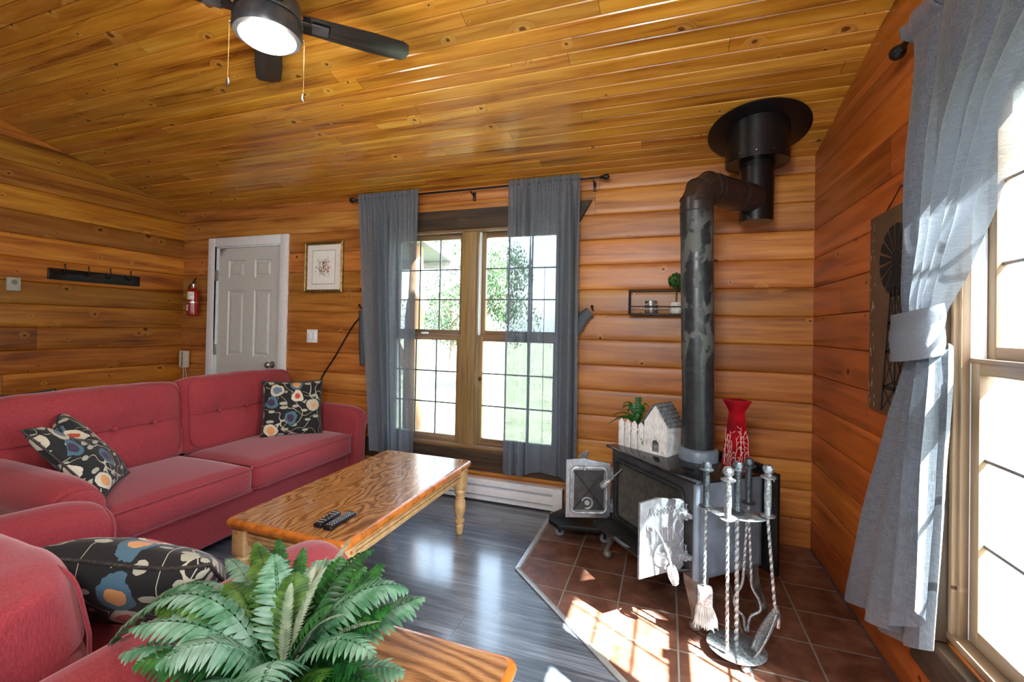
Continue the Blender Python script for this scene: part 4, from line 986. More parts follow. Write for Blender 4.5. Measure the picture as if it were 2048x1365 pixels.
mb = MB(); mb.lathe([(R2 - .004, .006), (R2 - .012, .012), (R2 - .014, .018), (0, .018)], 44, TR(CXp, CYp, zb_ - .001)); mb.build('tee_cap', M['steel'], sp)
RB = .163; zbx = 2.262
mb = MB(); m_ = TR(CXp, CYp, zbx); mb.lathe([(R2 + .004, -.02), (R2 + .004, .002), (RB - .01, .003), (RB, .0), (RB, .012), (RB + .002, .014), (RB + .002, .24)], 56, m_); mb.build('ceiling_support_box', M['flue'], sp, angle=40)
nrm = Vector((0, SL, 1)).normalized(); mf = frame((CXp + .002, CYp - .005, ceil_z(CYp) - .009), -nrm, hint=(1, 0, 0))
mb = MB(); mb.lathe([(.262, -.003), (.262, .002), (.258, .004), (.1, .004)], 72, mf); mb.build('ceiling_flange', M['flue'], sp, angle=40)
for a in (-100, -70, -40, -130, -160):
    a = math.radians(a); MB().lathe([(.004, 0), (.003, .002), (0, .003)], 8, frame((CXp + RB * math.cos(a), CYp + RB * math.sin(a), zbx + .03), (math.cos(a), math.sin(a), 0))).build('screw', M['steel'], sp)
# ------------------------------------------------------------------ things on the stove
ZS = B1 + .0125
bh = thing('birdhouse_planter', 'whitewashed wooden birdhouse with picket fence and grey shingle roof on the stove', 'planter', (.01, 2.496, ZS), math.radians(149))
def whitewash():
    g = G('whitewashed_wood'); X = g.xyz(g.coord()); n1 = g.noise(g.vec(g.math('MULTIPLY', X[0], 260.0), g.math('MULTIPLY', X[1], 260.0), g.math('MULTIPLY', X[2], 30.0)), 1, 3, .6); n2 = g.noise(g.coord(), 22, 3)
    t = g.math('ADD', g.math('MULTIPLY', n1, .7), g.math('MULTIPLY', n2, .4)); g.set(Base_Color=g.ramp(t, [(.38, srgb(140, 130, 124)), (.5, srgb(206, 202, 198)), (.7, srgb(232, 230, 228))]), Roughness=.75); g.bump(t, .2, .002); return g.m
M['whitewash'] = whitewash(); M['tin'] = plain('weathered_zinc_shingles', srgb(112, 118, 122), .5, .4, var=.35, scale=70, bump=.5)
# local: x runs left along the front (toward fence), y to the back is -? (rotated ~149deg): front faces -y_world side
HW, HD, HB, HT = .135, .145, .165, .262
# front face at local y=+0 .. back local y=-HD ; house x 0..HW ; fence continues x HW.. .31
mb = MB()
def hole_front(mb, x0, x1, yb, yf, zb, zt, ze):
    cx = (x0 + x1) / 2; n = 12; arch = [(cx + .022, .012)] + [(cx + .022 * math.cos(a), .052 + .022 * math.sin(a)) for a in [PI * k / n for k in range(n + 1)]] + [(cx - .022, .012)]
    out = [(x1, .0), (x1, zb), (cx, zt), (x0, zb), (x0, .0)]
    # split into two halves
    half = arch[:n // 2 + 2]
    L_ = [(cx, 0.0), (x1, 0), (x1, zb), (cx, zt)] + [(cx, .074)] + [p for p in reversed(arch[:n // 2 + 1])] + [(cx, .012)]
    mb.prism(L_, yf - yb, Matrix(((1, 0, 0, 0), (0, 0, 1, yb), (0, 1, 0, 0), (0, 0, 0, 1))))
    L2 = [(2 * cx - a, b) for a, b in L_]
    mb.prism(L2, yf - yb, Matrix(((1, 0, 0, 0), (0, 0, 1, yb), (0, 1, 0, 0), (0, 0, 0, 1))))
hole_front(mb, 0, HW, -.010, 0, HB, HT, 0)
gp = [(0, 0), (HW, 0), (HW, HB), (HW / 2, HT), (0, HB)]
mb.prism(gp, .01, Matrix(((1, 0, 0, 0), (0, 0, 1, -HD), (0, 1, 0, 0), (0, 0, 0, 1)))); mb.box(0, .01, -HD, -.01, 0, HB); mb.box(HW - .01, HW, -HD, -.01, 0, HB); mb.box(.0, HW, -HD, -.01, 0, .008)
for b in ((-.004, HW + .004, 0, .004, 0, .012), (-.004, 0, -HD, 0, 0, .012)): mb.box(*b)
mb.build('house_walls', M['whitewash'], bh, angle=25)
# roof: rows of scalloped metal shingles
for sd in (0, 1):
    mb = MB(); run = math.hypot(HW / 2, HT - HB) * 1.16; a = math.atan2(HT - HB, HW / 2)
    rows = 6; nuu = 60
    def rf(u, v):
        s_ = v * run; row = (v * rows) % 1.0 if v < 1 else 1.0
        lift = .006 * row + .0022 * math.sin(u * 2 * PI * 9 + (int(v * rows) % 2) * PI); x = math.cos(a) * s_; z = -math.sin(a) * s_
        nx_, nz_ = math.sin(a), math.cos(a); X = x + nx_ * (lift + .003); Z = z + nz_ * (lift + .003)
        return ((HW / 2 + X) if sd else (HW / 2 - X), -HD - .008 + (HD + .018) * u, HT + Z)
    mb.grid(rf, nuu, 48); o_ = mb.build('shingle_roof', M['tin'], bh, angle=30, solid=1); mo = o_.modifiers.new('s', 'SOLIDIFY'); mo.thickness = .002
# fence pickets + planter box behind them
mb = MB(); mb.box(HW, HW + .17, -.11, -.012, 0, .085); mb.build('planter_box', M['whitewash'], bh)
for k in range(4):
    x = HW + .004 + k * .043; p = [(x, 0), (x + .034, 0), (x + .034, .135), (x + .017, .155), (x, .135)]
    MB().prism(p, .008, Matrix(((1, 0, 0, 0), (0, 0, 1, -.008), (0, 1, 0, 0), (0, 0, 0, 1))), bev=.001).build('picket', M['whitewash'], bh)
MB().box(HW, HW + .17, -.012, -.008, .03, .045).box(HW, HW + .17, -.012, -.008, .1, .115).build('fence_rail', M['whitewash'], bh)
# ------------------------------------------------------------------ fern maker
def leaf_mat(name, a, b, pale, rough=.45, trans=.25):
    g = G(name); P = g.coord(); n = g.noise(P, 40, 2); g.set(Roughness=rough); nb = g.noise(P, 9, 2)
    c = g.mix(g.step(n, .35, .7), a, b); c = g.mix(g.math('MULTIPLY', g.step(nb, .45, .75), .5), c, pale); g.set(Base_Color=c)
    tr = g.n('BsdfTranslucent', {'Color': c}); g.t.links.new(g.n('MixShader', {0: trans, 1: g.b.outputs[0], 2: tr}), g.out.inputs[0]); g.bump(g.noise(P, 220, 2), .15, .001); return g.m
M['fern'] = leaf_mat('fern_green', srgb(24, 78, 30), srgb(52, 122, 44), srgb(84, 142, 84)); M['fernlight'] = leaf_mat('fern_silvery_green', srgb(70, 124, 86), srgb(124, 168, 138), srgb(192, 214, 200)); M['ferndeep'] = leaf_mat('fern_deep_green', srgb(16, 64, 24), srgb(34, 104, 40), srgb(48, 120, 60)); M['frost'] = leaf_mat('frosted_seed_spray', srgb(120, 140, 112), srgb(168, 178, 148), srgb(206, 206, 176), .8)
M['fernolive'] = leaf_mat('fern_olive_green', srgb(44, 84, 20), srgb(88, 124, 44), srgb(112, 150, 84))
def frond(t, p0, p1, p2, p3, wd, n, mat, up=(0, 0, 1), droop=.35, slim=.42, name='frond', seed=0):
    """stem along a bezier; serrated leaflets in pairs"""
    path = bez(p0, p1, p2, p3, n + 2); mb = MB(); rnd = random.Random(seed); L = len(path)
    mb.tube(path, [.0022 * (1 - .75 * i / L) for i in range(L)], 5)
    for i in range(3, L - 1):
        tt = i / (L - 1); d = (path[min(i + 1, L - 1)] - path[i - 1]).normalized(); s = d.cross(Vector(up)).normalized(); nn = s.cross(d).normalized()
        env = min(1, (tt - .06) * 6) * (1 - tt ** 3.2) ** .8; ln = wd * max(.08, env); bw = (path[i] - path[i - 1]).length * slim * 2.6
        for sg in (-1, 1):
            ax = (s * sg + d * (.38 + .12 * rnd.random())).normalized(); ls = ln * (.9 + .2 * rnd.random()); q = path[i]; dr = droop * (.7 + .6 * rnd.random())
            pts = []
            for (k, w_) in ((0, .30), (.12, .95), (.3, .86), (.5, .9), (.72, .70), (.9, .36), (1.0, .0)):
                c = q + ax * (ls * k) - nn * (dr * ls * k * k); pts.append((c, bw * w_ / 2, d))
            vs = []
            for c, w_, dd in pts: vs += [c + dd * w_ + nn * w_ * .35, c, c - dd * w_ + nn * w_ * .35]
            mb._add(vs, [[3 * a, 3 * a + 1, 3 * a + 4, 3 * a + 3] for a in range(6)] + [[3 * a + 1, 3 * a + 2, 3 * a + 5, 3 * a + 4] for a in range(6)])
    return mb.build(name, mat, t, angle=180, solid=1)
sfn = thing('small_fern', 'small green fern growing out of the picket planter on the stove', 'plant', (0, 0, 0)); sfn.matrix_world = bh.matrix_basis @ TR(HW + .075, -.06, .085)
MB().lathe([(.0, 0), (.03, .0), (.034, .02), (0, .022)], 14).build('root_ball', M['soot'], sfn)
for k, (dx, dy, dz, mm) in enumerate(((.19, .0, .05, 'fern'), (.18, .05, .01, 'fern'), (.20, -.03, .02, 'fern'), (.15, -.05, .10, 'fern'), (.10, .02, .13, 'fern'), (.08, -.02, .12, 'fernlight'), (.02, -.02, .16, 'fern'), (-.04, -.04, .13, 'fern'), (-.06, .05, .0, 'fernolive'), (.12, -.06, .08, 'fern'), (.05, .03, .1, 'fernlight'), (-.02, .05, .07, 'fern'), (.0, -.06, .1, 'fern'), (-.07, .065, -.06, 'fern'))):
    p0 = Vector((0, 0, .02)); p3 = Vector((dx, dy, dz)); p1 = p0 + Vector((dx * .15, dy * .15, .06 + max(dz, 0) * .5)); p2 = p0 + Vector((dx * .6, dy * .6, max(dz, .02) + .05))
    frond(sfn, p0, p1, p2, p3, .024, 16, M[mm], seed=k)
# ------------------------------------------------------------------ red vase
vz = thing('vase', 'tall square red vase painted with pale berry branches, right end of the stove top', 'vase', (.328, 2.452, ZS), math.radians(28))
def vmat():
    g = G('red_lacquer'); n = g.noise(g.coord(), 14, 3); g.set(Base_Color=g.mix(g.step(n, .3, .7), srgb(120, 8, 20), srgb(168, 14, 30)), Roughness=.22, Coat_Weight=.5); return g.m
mb = MB(); pr = [(.058, 0), (.062, .01), (.056, .07), (.047, .13), (.038, .19), (.034, .225), (.036, .235), (.058, .272), (.061, .280), (.055, .280), (.03, .235), (.026, .06), (0, .05)]
pr = [(r_ * (.74 if z < .2 else .74 if z < .26 else .76), z * 1.165) for r_, z in pr]; vs = [(sx * r_, sy * r_, z) for r_, z in pr for sx, sy in ((1, 1), (-1, 1), (-1, -1), (1, -1))]
mb._add(vs, [[4 * i + k, 4 * i + (k + 1) % 4, 4 * i + 4 + (k + 1) % 4, 4 * i + 4 + k] for i in range(len(pr) - 1) for k in range(4)] + [[0, 1, 2, 3]])
vb = mb.build('vase_body', vmat(), vz, angle=30)
def halfw(z): 
    for (ra, za), (rb, zb2) in zip(pr[:7], pr[1:8]):
        if za <= z <= zb2: return ra + (rb - ra) * (z - za) / (zb2 - za)
    return .05
M['berry'] = plain('cream_painted_berries', srgb(226, 186, 172), .5, var=.08)
mb = MB(); rnd = random.Random(4)
def onface(f, a, z): 
    h = halfw(z) + .0012; a = max(-h * .92, min(h * .92, a)); return {0: (a, -h, z), 1: (h, a, z), 2: (-h, a, z), 3: (a, h, z)}[f]
for f in (0, 1, 2):
    for b in range(5):
        a0 = (b - 2) * .014; a, z = a0, .008; pts = [onface(f, a, z)]; top = .12 + .09 * rnd.random()
        while z < top: a += rnd.uniform(-.003, .0045); z += .012; pts.append(onface(f, a, z)); 
        mb.tube(pts, .0009, 4)
        for k in range(3, len(pts), 2):
            zz = .008 + k * .012; aa = a0 + rnd.uniform(-.018, .018); mb.tube([pts[k], onface(f, aa, zz + .014)], .0008, 4); mb.lathe([(0, -.003), (.0032, 0), (0, .003)], 8, Matrix.Translation(onface(f, aa, zz + .015)) @ Matrix.Diagonal((1, 1, 1, 1)))
mb.build('berry_branches', M['berry'], vz, angle=60)
# ------------------------------------------------------------------ fireplace tools
TS = (.283, 2.035)
ts = thing('tool_stand', 'hammered pewter fireplace tool stand with round tray base and ball feet', 'fireplace tool stand', (*TS, 0))
MB().lathe([(0, .034), (.09, .034), (.106, .037), (.110, .042), (.106, .044), (.03, .042), (0, .042)], 40, sy=.95).build('base_plate', M['pewter'], ts)
for a in (-75, 35, 160): a = math.radians(a); MB().lathe([(0, 0), (.012, .003), (.018, .016), (.014, .03), (0, .036)], 16, TR(.085 * math.cos(a), .085 * math.sin(a), 0)).build('ball_foot', M['pewter'], ts)
def twist(mb, pts, r, turns=None):
    """square bar twisted about its path"""
    P = smooth_path(pts, 10); n = len(P); tot = sum((P[i + 1] - P[i]).length for i in range(n - 1)); acc = 0; vs = []
    for i, p in enumerate(P):
        if i: acc += (P[i] - P[i - 1]).length
        d = (P[min(i + 1, n - 1)] - P[max(i - 1, 0)]).normalized(); h = Vector((0, 1, 0)); x = h.cross(d).normalized(); y = d.cross(x); a0 = acc * 55
        for k in range(4): a = a0 + k * PI / 2; vs.append(p + (x * math.cos(a) + y * math.sin(a)) * r)
    mb._add(vs, [[i * 4 + k, i * 4 + (k + 1) % 4, i * 4 + 4 + (k + 1) % 4, i * 4 + 4 + k] for i in range(n - 1) for k in range(4)] + [[3, 2, 1, 0], [4 * (n - 1) + k for k in range(4)]])
def line(a, b, n=14): a = Vector(a); b = Vector(b); return [a.lerp(b, k / n) for k in range(n + 1)]
mb = MB(); twist(mb, line((0, 0, .04), (-.004, 0, .58)), .0085); mb.build('centre_post', M['pewter'], ts, angle=25)
MB().lathe([(0, .563), (.10, .565), (.104, .568), (.10, .571), (0, .573)], 36, sy=.6).build('hanger_plate', M['pewter'], ts)
def handle(mb, x, y, z0, L=.155, r=.0135, dome=False):
    m = TR(x, y, z0); mb.lathe([(.012, 0), (.026, .002), (.028, .006), (.014, .010), (r * .9, .014), (r, L * .5), (r * .92, L), (.012, L + .004), (.027, L + .008), (.028, L + .013)] + ([(.020, L + .018), (.0195, L + .030), (.014, L + .042), (0, L + .047)] if dome else [(.015, L + .019), (.012, L + .024), (.019, L + .034), (.0205, L + .046), (.015, L + .058), (0, L + .063)]), 20, m)
mb = MB(); handle(mb, -.004, .0, .575, .16, dome=True); mb.build('handle', M['darkpewter'], ts)
for (x, y) in ((-.11, .01), (-.048, -.075), (.10, .0), (.045, .07)): MB().tube([(x * .55, y * .55, .568), (x, y, .566)], .005, 8).build('hook_arm', M['pewter'], ts)
# brush
TX0, TY0 = TS
def tool(name, label, x, y, zh, mat_handle='pewter', cat='fireplace tool'):
    t = thing(name, label, cat, (TX0 + x, TY0 + y, 0)); mb = MB(); handle(mb, 0, 0, zh, .145, dome=mat_handle != 'pewter'); mb.build('handle', M[mat_handle], t); return t
t = tool('hearth_brush', 'hearth brush with pale bristles hanging on the left of the tool stand', -.118, .01, .575, 'darkpewter')
mb = MB(); twist(mb, line((0, 0, .575), (-.002, -.0, .245)), .0062); mb.build('shaft', M['pewter'], t, angle=25)
MB().box(-.03, .03, -.022, .022, .175, .25, .008).build('brush_head', M['pewter'], t)
mb = MB(); rnd = random.Random(2)
for k in range(420):
    x, y = rnd.uniform(-.027, .027), rnd.uniform(-.018, .018); l = rnd.uniform(.06, .09); ex, ey = x * rnd.uniform(1.0, 1.9) + .006, y * rnd.uniform(1, 2.2)
    mb.tube([(x, y, .18), ((x + ex) / 2 + rnd.uniform(-.003, .003), (y + ey) / 2, .178 - l * .5), (ex, ey, .178 - l)], .0008, 3, caps=False)
o_ = mb.build('bristles', plain('grey_bristles', srgb(186, 188, 186), .7, var=.2), t); o_['kind'] = 'stuff'
t = tool('fireplace_poker', 'twisted poker hanging at the front of the tool stand, pale round knob', -.048, -.082, .570)
mb = MB(); twist(mb, line((0, 0, .575), (.006, .015, .075))[:-2] + [(.006, .015, .075)], .0068); mb.build('shaft', M['pewter'], t, angle=25)
mb = MB(); mb.lathe([(.007, 0), (.009, .01), (.006, .02)], 8, TR(.006, .015, .058)); mb.build('tip', M['pewter'], t)
t = tool('ash_shovel', 'curved ash shovel hanging on the right of the tool stand', .104, .0, .575)
mb = MB(); twist(mb, line((0, 0, .575), (.028, .0, .235)), .0064); mb.tube(smooth_path([(.028, 0, .24), (.042, 0, .195), (.040, 0, .150)], 6), .007, 8); mb.build('shaft', M['pewter'], t, angle=25)
def scoop(u, v):
    a = (u - .5); w_ = .046 * (1 - .25 * abs(v - .4) * 2); x = .040 - .085 * v - .018 * math.sin(v * PI); z = .195 - .145 * v
    return (x + .0, a * 2 * w_ * (1 if v < .85 else 1 - (v - .85) * 3), z) if True else None
def scoop2(u, v):
    a = u * 2 - 1; w_ = .046 * (math.sin(min(1, .25 + v * 1.3) * PI / 2)) * (1 - max(0, v - .75) * 1.6)
    c = Vector((.046 - .095 * v, 0, .205 - .165 * v)); n_ = Vector((-.16, 0, -.095)).normalized(); out = Vector((-.86, 0, .5))
    return c + Vector((0, a * w_, 0)) + out * (.020 * a * a) + Vector((.012, -.03, 0)) * v
mb = MB(); mb.grid(scoop2, 16, 18); o_ = mb.build('scoop', M['pewter'], t, angle=180, solid=1); mo = o_.modifiers.new('s', 'SOLIDIFY'); mo.thickness = .003
t = tool('fireplace_tongs', 'fireplace tongs with curved jaws hanging at the back of the tool stand', .048, .078, .59, 'darkpewter')
mb = MB(); twist(mb, line((0, 0, .59), (.014, 0, .30)) , .0055); mb.tube(smooth_path([(.014, 0, .30), (.018, 0, .25), (.045, 0, .20), (.048, 0, .16), (.015, 0, .13), (.006, 0, .09), (.004, 0, .065)], 6), .0055, 8); mb.build('jaw_arm', M['pewter'], t, angle=25)
mb = MB(); twist(mb, line((0, .004, .59), (-.014, .004, .30)), .0055); mb.tube(smooth_path([(-.014, .004, .30), (-.02, .004, .25), (-.046, .004, .19), (-.04, .004, .15), (-.012, .004, .12), (-.008, .004, .085), (-.002, .004, .065)], 6), .0055, 8); mb.build('jaw_arm', M['pewter'], t, angle=25)
# ------------------------------------------------------------------ low black wheeled platform
bp_ = thing('wheeled_plant_stand', 'low black wheeled platform on the hearth behind the open left stove door', 'platform', (-.50, 2.86, 0), math.radians(12))
pf = [(-.19, -.06), (-.13, -.14), (.22, -.14), (.25, .22), (-.02, .24), (-.19, .02)]
mb = MB(); mb.prism(pf, .028, TR(0, 0, .085), bev=.004); mb.build('deck', M['black'], bp_)
mb = MB(); mb.prism([(a * .8, b * .8) for a, b in pf], .012, TR(0, 0, .073)); mb.build('underside_panel', M['black'], bp_)
for x, y in ((-.12, -.04), (.15, -.09), (.18, .15), (-.0, .17)):
    wl = MB().lathe([(0, -.012), (.026, -.012), (.030, -.006), (.030, .006), (.026, .012), (0, .012)], 20, TR(x, y, .0375) @ RX(PI / 2)).build('caster_wheel', M['castergrey'] if 'castergrey' in M else plain('grey_caster', srgb(120, 126, 130), .4, var=.15), bp_)
    MB().box(x - .008, x + .008, y - .018, y - .013, .035, .074).box(x - .008, x + .008, y + .013, y + .018, .035, .074).box(x - .008, x + .008, y - .018, y + .018, .062, .074).build('caster_fork', M['black'], wl)
# ------------------------------------------------------------------ ceiling fan
FC = (-1.62, 1.455); FZ = ceil_z(FC[1])
fan = thing('ceiling_fan', 'black four blade ceiling fan with a lit round lamp and two pull chains', 'ceiling fan', (*FC, 2.5))
zc_ = FZ - 2.5
M['bronze'] = plain('dark_bronze_fan_housing', srgb(70, 70, 73), .36, .35, var=.15, bump=.02)
nrmc = Vector((0, SL, 1)).normalized()
MB().lathe([(.0, .0), (.045, .0), (.062, .03), (.065, .06), (.0, .065)], 32, TR(0, 0, zc_ - .075)).build('canopy', M['bronze'], fan)
MB().tube([(0, 0, .20), (0, 0, zc_ - .05)], .013, 14).build('downrod', M['bronze'], fan)
mb = MB(); mb.lathe([(.115, .012), (.130, .016), (.136, .03), (.136, .075), (.130, .088), (.118, .094), (.118, .100), (.128, .104), (.130, .118), (.126, .165), (.105, .195), (.05, .21), (.02, .215)], 56); mb.build('motor_housing', M['bronze'], fan, angle=30)
mb = MB(); mb.lathe([(.131, .096), (.133, .098), (.133, .102), (.131, .104)], 56); mb.build('trim_ring', M['bronze'], fan)
g = G('lit_opal_lamp'); g.set(Base_Color=(1, 1, 1), Roughness=.3, Emission_Color=(1, .96, .9), Emission_Strength=g.n('MapRange', {0: g.noise(g.coord(), 3, 1), 3: 13.0, 4: 14.0}))
MB().lathe([(.112, .016), (.110, .008), (.095, -.004), (.06, -.011), (0, -.014)], 48).build('lamp_lens', g.m, fan, angle=180)
M['blade'] = wood('black_walnut_blade', 'x', 'y', 1.0, -.5, [srgb(10, 9, 8), srgb(24, 22, 20), srgb(42, 38, 35), srgb(84, 78, 72)], 900, 0, rough=.38, red=.05, grain=2.2)
for k, ad in enumerate((44, 137, 226, 317)):
    e_ = RZ(math.radians(ad))
    br = MB(e_).box(.10, .20, -.02, .02, .108, .114, .002).box(.17, .24, -.035, .035, .100, .107, .003)
    bo = br.build('blade_iron', M['bronze'], fan)
    pl = [(.135, -.052), (.42, -.064), (.565, -.060), (.590, -.045), (.600, .0), (.590, .045), (.565, .060), (.42, .064), (.135, .052)]
    b_ = MB().prism(pl, .007, I4, bev=.002).build('blade', M['blade'], fan, angle=40); b_.matrix_local = e_ @ TR(0, 0, .108) @ RX(math.radians(-9))
for k, a in enumerate((math.radians(222), math.radians(50))):
    x, y = .136 * math.cos(a), .136 * math.sin(a); L_ = .235
    c_ = MB().tube([(x * .97, y * .97, .045), (x * 1.05, y * 1.05, .047)], .005, 8).build('pull_chain', M['steel'], fan)
    mb = MB(); n = 60
    for i in range(n): mb.lathe([(0, -.0017), (.0017, 0), (0, .0017)], 6, TR(x * 1.05, y * 1.05, .045 - L_ * i / n))
    mb.build('bead_chain', plain('brass_bead_chain', srgb(196, 170, 120), .3, .8), c_)
    MB().lathe([(0, -.035), (.005, -.030), (.007, -.020), (.005, -.008), (.002, .002), (0, .003)], 12, TR(x * 1.05, y * 1.05, .045 - L_)).build('pull_knob', M['steel'] if k else M['bronze'], c_)
pl_ = bpy.data.lights.new('fan_lamp', 'POINT'); pl_.energy = 14; pl_.color = (1, .93, .84); pl_.shadow_soft_size = .1
po = bpy.data.objects.new('fan_lamp', pl_); COL.objects.link(po); po.location = (FC[0], FC[1], 2.42); 
# ------------------------------------------------------------------ things on the back wall
YW = D - .006
hb = thing('baseboard_heater', 'long white electric baseboard heater under the far window', 'heater', (-1.53, YW, .012))
hx0, hx1 = -.86, .86
mb = MB(); pf = [(0, 0), (0, .152), (.052, .152), (.062, .142), (.062, .112), (.052, .108), (.030, .108), (.030, .100), (.060, .094), (.062, .088), (.062, .040), (.055, .036), (.030, .034), (.030, .026), (.060, .018), (.060, .0)]
mb.prism([(-a, b) for a, b in pf], hx1 - hx0, Matrix(((0, 0, 1, hx0), (1, 0, 0, 0), (0, 1, 0, 0), (0, 0, 0, 1)))); mb.build('heater_case', M['white'], hb, angle=30)
for s in (-1, 1): MB().box(min(s * .86, s * .79), max(s * .86, s * .79), -.065, -.001, -.002, .156, .006).build('end_cap', M['white'], hb)
mb = MB()
for i in range(64): x = hx0 + .09 + i * (1.54 / 63); mb.box(x - .006, x + .006, -.058, -.05, .1095, .1105 + .002)
mb.box(hx0 + .07, hx1 - .07, -.031, -.029, .026, .034); mb.build('vent_slots', plain('dark_vent_gap', srgb(60, 64, 68), .6), hb)['kind'] = 'stuff'
# framed print
pc = thing('framed_print', 'gold framed botanical print of a flower basket, between the door and the curtain', 'picture', (-2.83, YW - .004, 1.795))
pw, ph = .205, .222
def frame_ring(mb, w0, h0, w1, h1, y0, y1):
    v = [(-w0, y0, -h0), (w0, y0, -h0), (w0, y0, h0), (-w0, y0, h0), (-w1, y1, -h1), (w1, y1, -h1), (w1, y1, h1), (-w1, y1, h1)]
    mb._add(v, [[k, (k + 1) % 4, 4 + (k + 1) % 4, 4 + k] for k in range(4)])
mb = MB()
for a in ((.205, .222, .205, .222, 0, -.018), (.205, .222, .198, .215, -.018, -.024), (.198, .215, .190, .207, -.024, -.018), (.190, .207, .184, .201, -.018, -.022), (.184, .201, .178, .195, -.022, -.010)): frame_ring(mb, *a)
mb.build('frame', plain('antique_gold_frame', srgb(124, 98, 54), .36, .5, var=.35, scale=40), pc, angle=25)
MB().box(-.18, .18, -.010, -.008, -.197, .197).build('mat_board', plain('off_white_mat', srgb(226, 222, 214), .8, var=.02), pc)
mb = MB(); 
for a in ((.124, .148, .121, .145, -.0112, -.0112),): frame_ring(mb, *a)
mb.build('inner_line', M['black'], pc)
MB().box(-.121, .121, -.0112, -.0104, -.145, .145).build('print_paper', plain('white_print_paper', srgb(232, 230, 224), .8, var=.02), pc)
rnd = random.Random(11); ink = [plain('ink_%s' % n_, c, .8) for n_, c in (('grey', srgb(110, 108, 104)), ('rose', srgb(196, 96, 70)), ('green', srgb(122, 138, 92)), ('ochre', srgb(206, 160, 90)))]
mbs = [MB() for _ in ink]
for k in range(130):
    a = rnd.gauss(0, .034); b = rnd.gauss(-.005, .032); r = rnd.uniform(.003, .009); i = rnd.choice((0, 1, 1, 2, 3)); p = [(a + r * math.cos(q) * rnd.uniform(.5, 1), b + r * math.sin(q) * rnd.uniform(.5, 1)) for q in [j * PI / 3 for j in range(6)]]
    mbs[i].prism(p, .0003, Matrix(((1, 0, 0, 0), (0, 0, -1, -.0113), (0, 1, 0, 0), (0, 0, 0, 1))))
for k in range(46):
    a, b = rnd.uniform(-.07, .06), rnd.uniform(-.075, .085); mbs[0].tube([(a * .6, -.0115, b * .5), (a, -.0115, b), (a + rnd.uniform(-.012, .012), -.0115, b + rnd.uniform(-.003, .014))], .0006, 3)
mbs[0].tube([(.04, -.0115, -.06), (.04, -.0115, .10)], .001, 3); mbs[0].tube([(-.05, -.0115, .045), (.07, -.0115, .045)], .001, 3)
mbs[0].tube([(.04 + .028 * math.cos(q), -.0115, -.072 + .014 * math.sin(q)) for q in [j * PI / 8 for j in range(17)]], .0012, 3)
mbs[0].tube([(-.045, -.0115, -.08), (-.035, -.0115, -.04), (-.005, -.0115, -.04), (.0, -.0115, -.08)], .0008, 3)
for mbx, m_, n_ in zip(mbs, ink, ('ink_lines', 'rose_petals', 'green_leaves', 'ochre_petals')): mbx.build(n_, m_, pc)['kind'] = 'stuff'
sw = thing('light_switch', 'white double rocker light switch below the framed print', 'light switch', (-2.945, YW - .002, 1.19))
MB().box(-.058, .058, -.007, 0, -.058, .058, .004).build('wall_plate', M['white'], sw)
for s in (-1, 1): MB().box(s * .023 - .015, s * .023 + .015, -.012, -.006, -.033, .033, .003).build('rocker', M['white'], sw)
# fire extinguisher
fx = thing('fire_extinguisher', 'small red fire extinguisher mounted in the corner left of the door', 'fire extinguisher', (-4.345, D - .075, 1.35))
M['redpaint'] = plain('red_extinguisher_paint', srgb(150, 18, 20), .25, var=.06, bump=0, coat=.5)
MB().lathe([(0, 0), (.035, .002), (.050, .012), (.052, .03), (.052, .22), (.048, .245), (.030, .262), (.018, .268), (.018, .285), (0, .286)], 32).build('cylinder', M['redpaint'], fx)
MB().lathe([(.0532, .125), (.0532, .135)], 32).build('strap', M['steel'], fx)
mb = MB(); mb.lathe([(.016, .284), (.016, .31), (.009, .315), (0, .316)], 16); mb.box(-.02, .012, -.010, .010, .30, .318, .003); mb.build('valve', M['steel'], fx)
mb = MB(); mb.tube([(-.01, 0, .325), (.045, -.01, .365)], .006, 8); mb.tube([(-.01, 0, .312), (.05, -.01, .326)], .005, 8); mb.build('lever', M['black'], fx)
MB().tube(smooth_path([(-.015, 0, .31), (-.05, 0, .30), (-.066, 0, .26), (-.062, 0, .18), (-.06, 0, .08)], 6), .006, 8).build('hose', M['black'], fx)
def patch_label(z0, z1, a0, a1, m_, n_, r=.0528): 
    mb = MB(); mb.grid(lambda u, v: (r * math.cos(math.radians(a0 + (a1 - a0) * u)), r * math.sin(math.radians(a0 + (a1 - a0) * u)), z0 + (z1 - z0) * v), 12, 2); return mb.build(n_, m_, fx, angle=180)
patch_label(.155, .232, 220, 268, plain('yellow_label', srgb(210, 186, 60), .5), 'yellow_label'); patch_label(.16, .232, 268, 330, plain('white_label', srgb(222, 222, 216), .5), 'white_label'); patch_label(.05, .108, 222, 275, M['liner'], 'inspection_tag')
mb = MB(); 
for k in range(5): 
    a = math.radians(276 + k * 10); 
    for j in range(6): z = .17 + j * .01; a2 = math.radians(274 + 50 * ((k * 7 + j * 3) % 5) / 5); mb.box(-.0022, .0022, -.0003, .0003, -.0008, .0008, m=Matrix.Translation((.0531 * math.cos(a2), .0531 * math.sin(a2), z)) @ RZ(a2 + PI / 2))
mb.build('label_print', M['black'], fx)
# pale door-phone shaped unit in the corner
hs = thing('wall_sensor', 'pale beige wired unit with a dark stripe in the corner above the sofa', 'sensor', (-4.49, D - .045, .84))
MB().box(-.048, .048, -.02, .02, 0, .165, .006).build('case', plain('beige_plastic', srgb(206, 198, 178), .5, var=.04), hs); MB().box(-.006, .006, -.022, -.018, .01, .155, .001).build('stripe', plain('brown_stripe', srgb(110, 84, 56), .5), hs)
for s in (-1, 1): MB().tube([(s * .014, 0, 0), (s * .018, .012, -.06), (s * .024, .02, -.20)], .0025, 6).build('wire', M['liner'], hs)
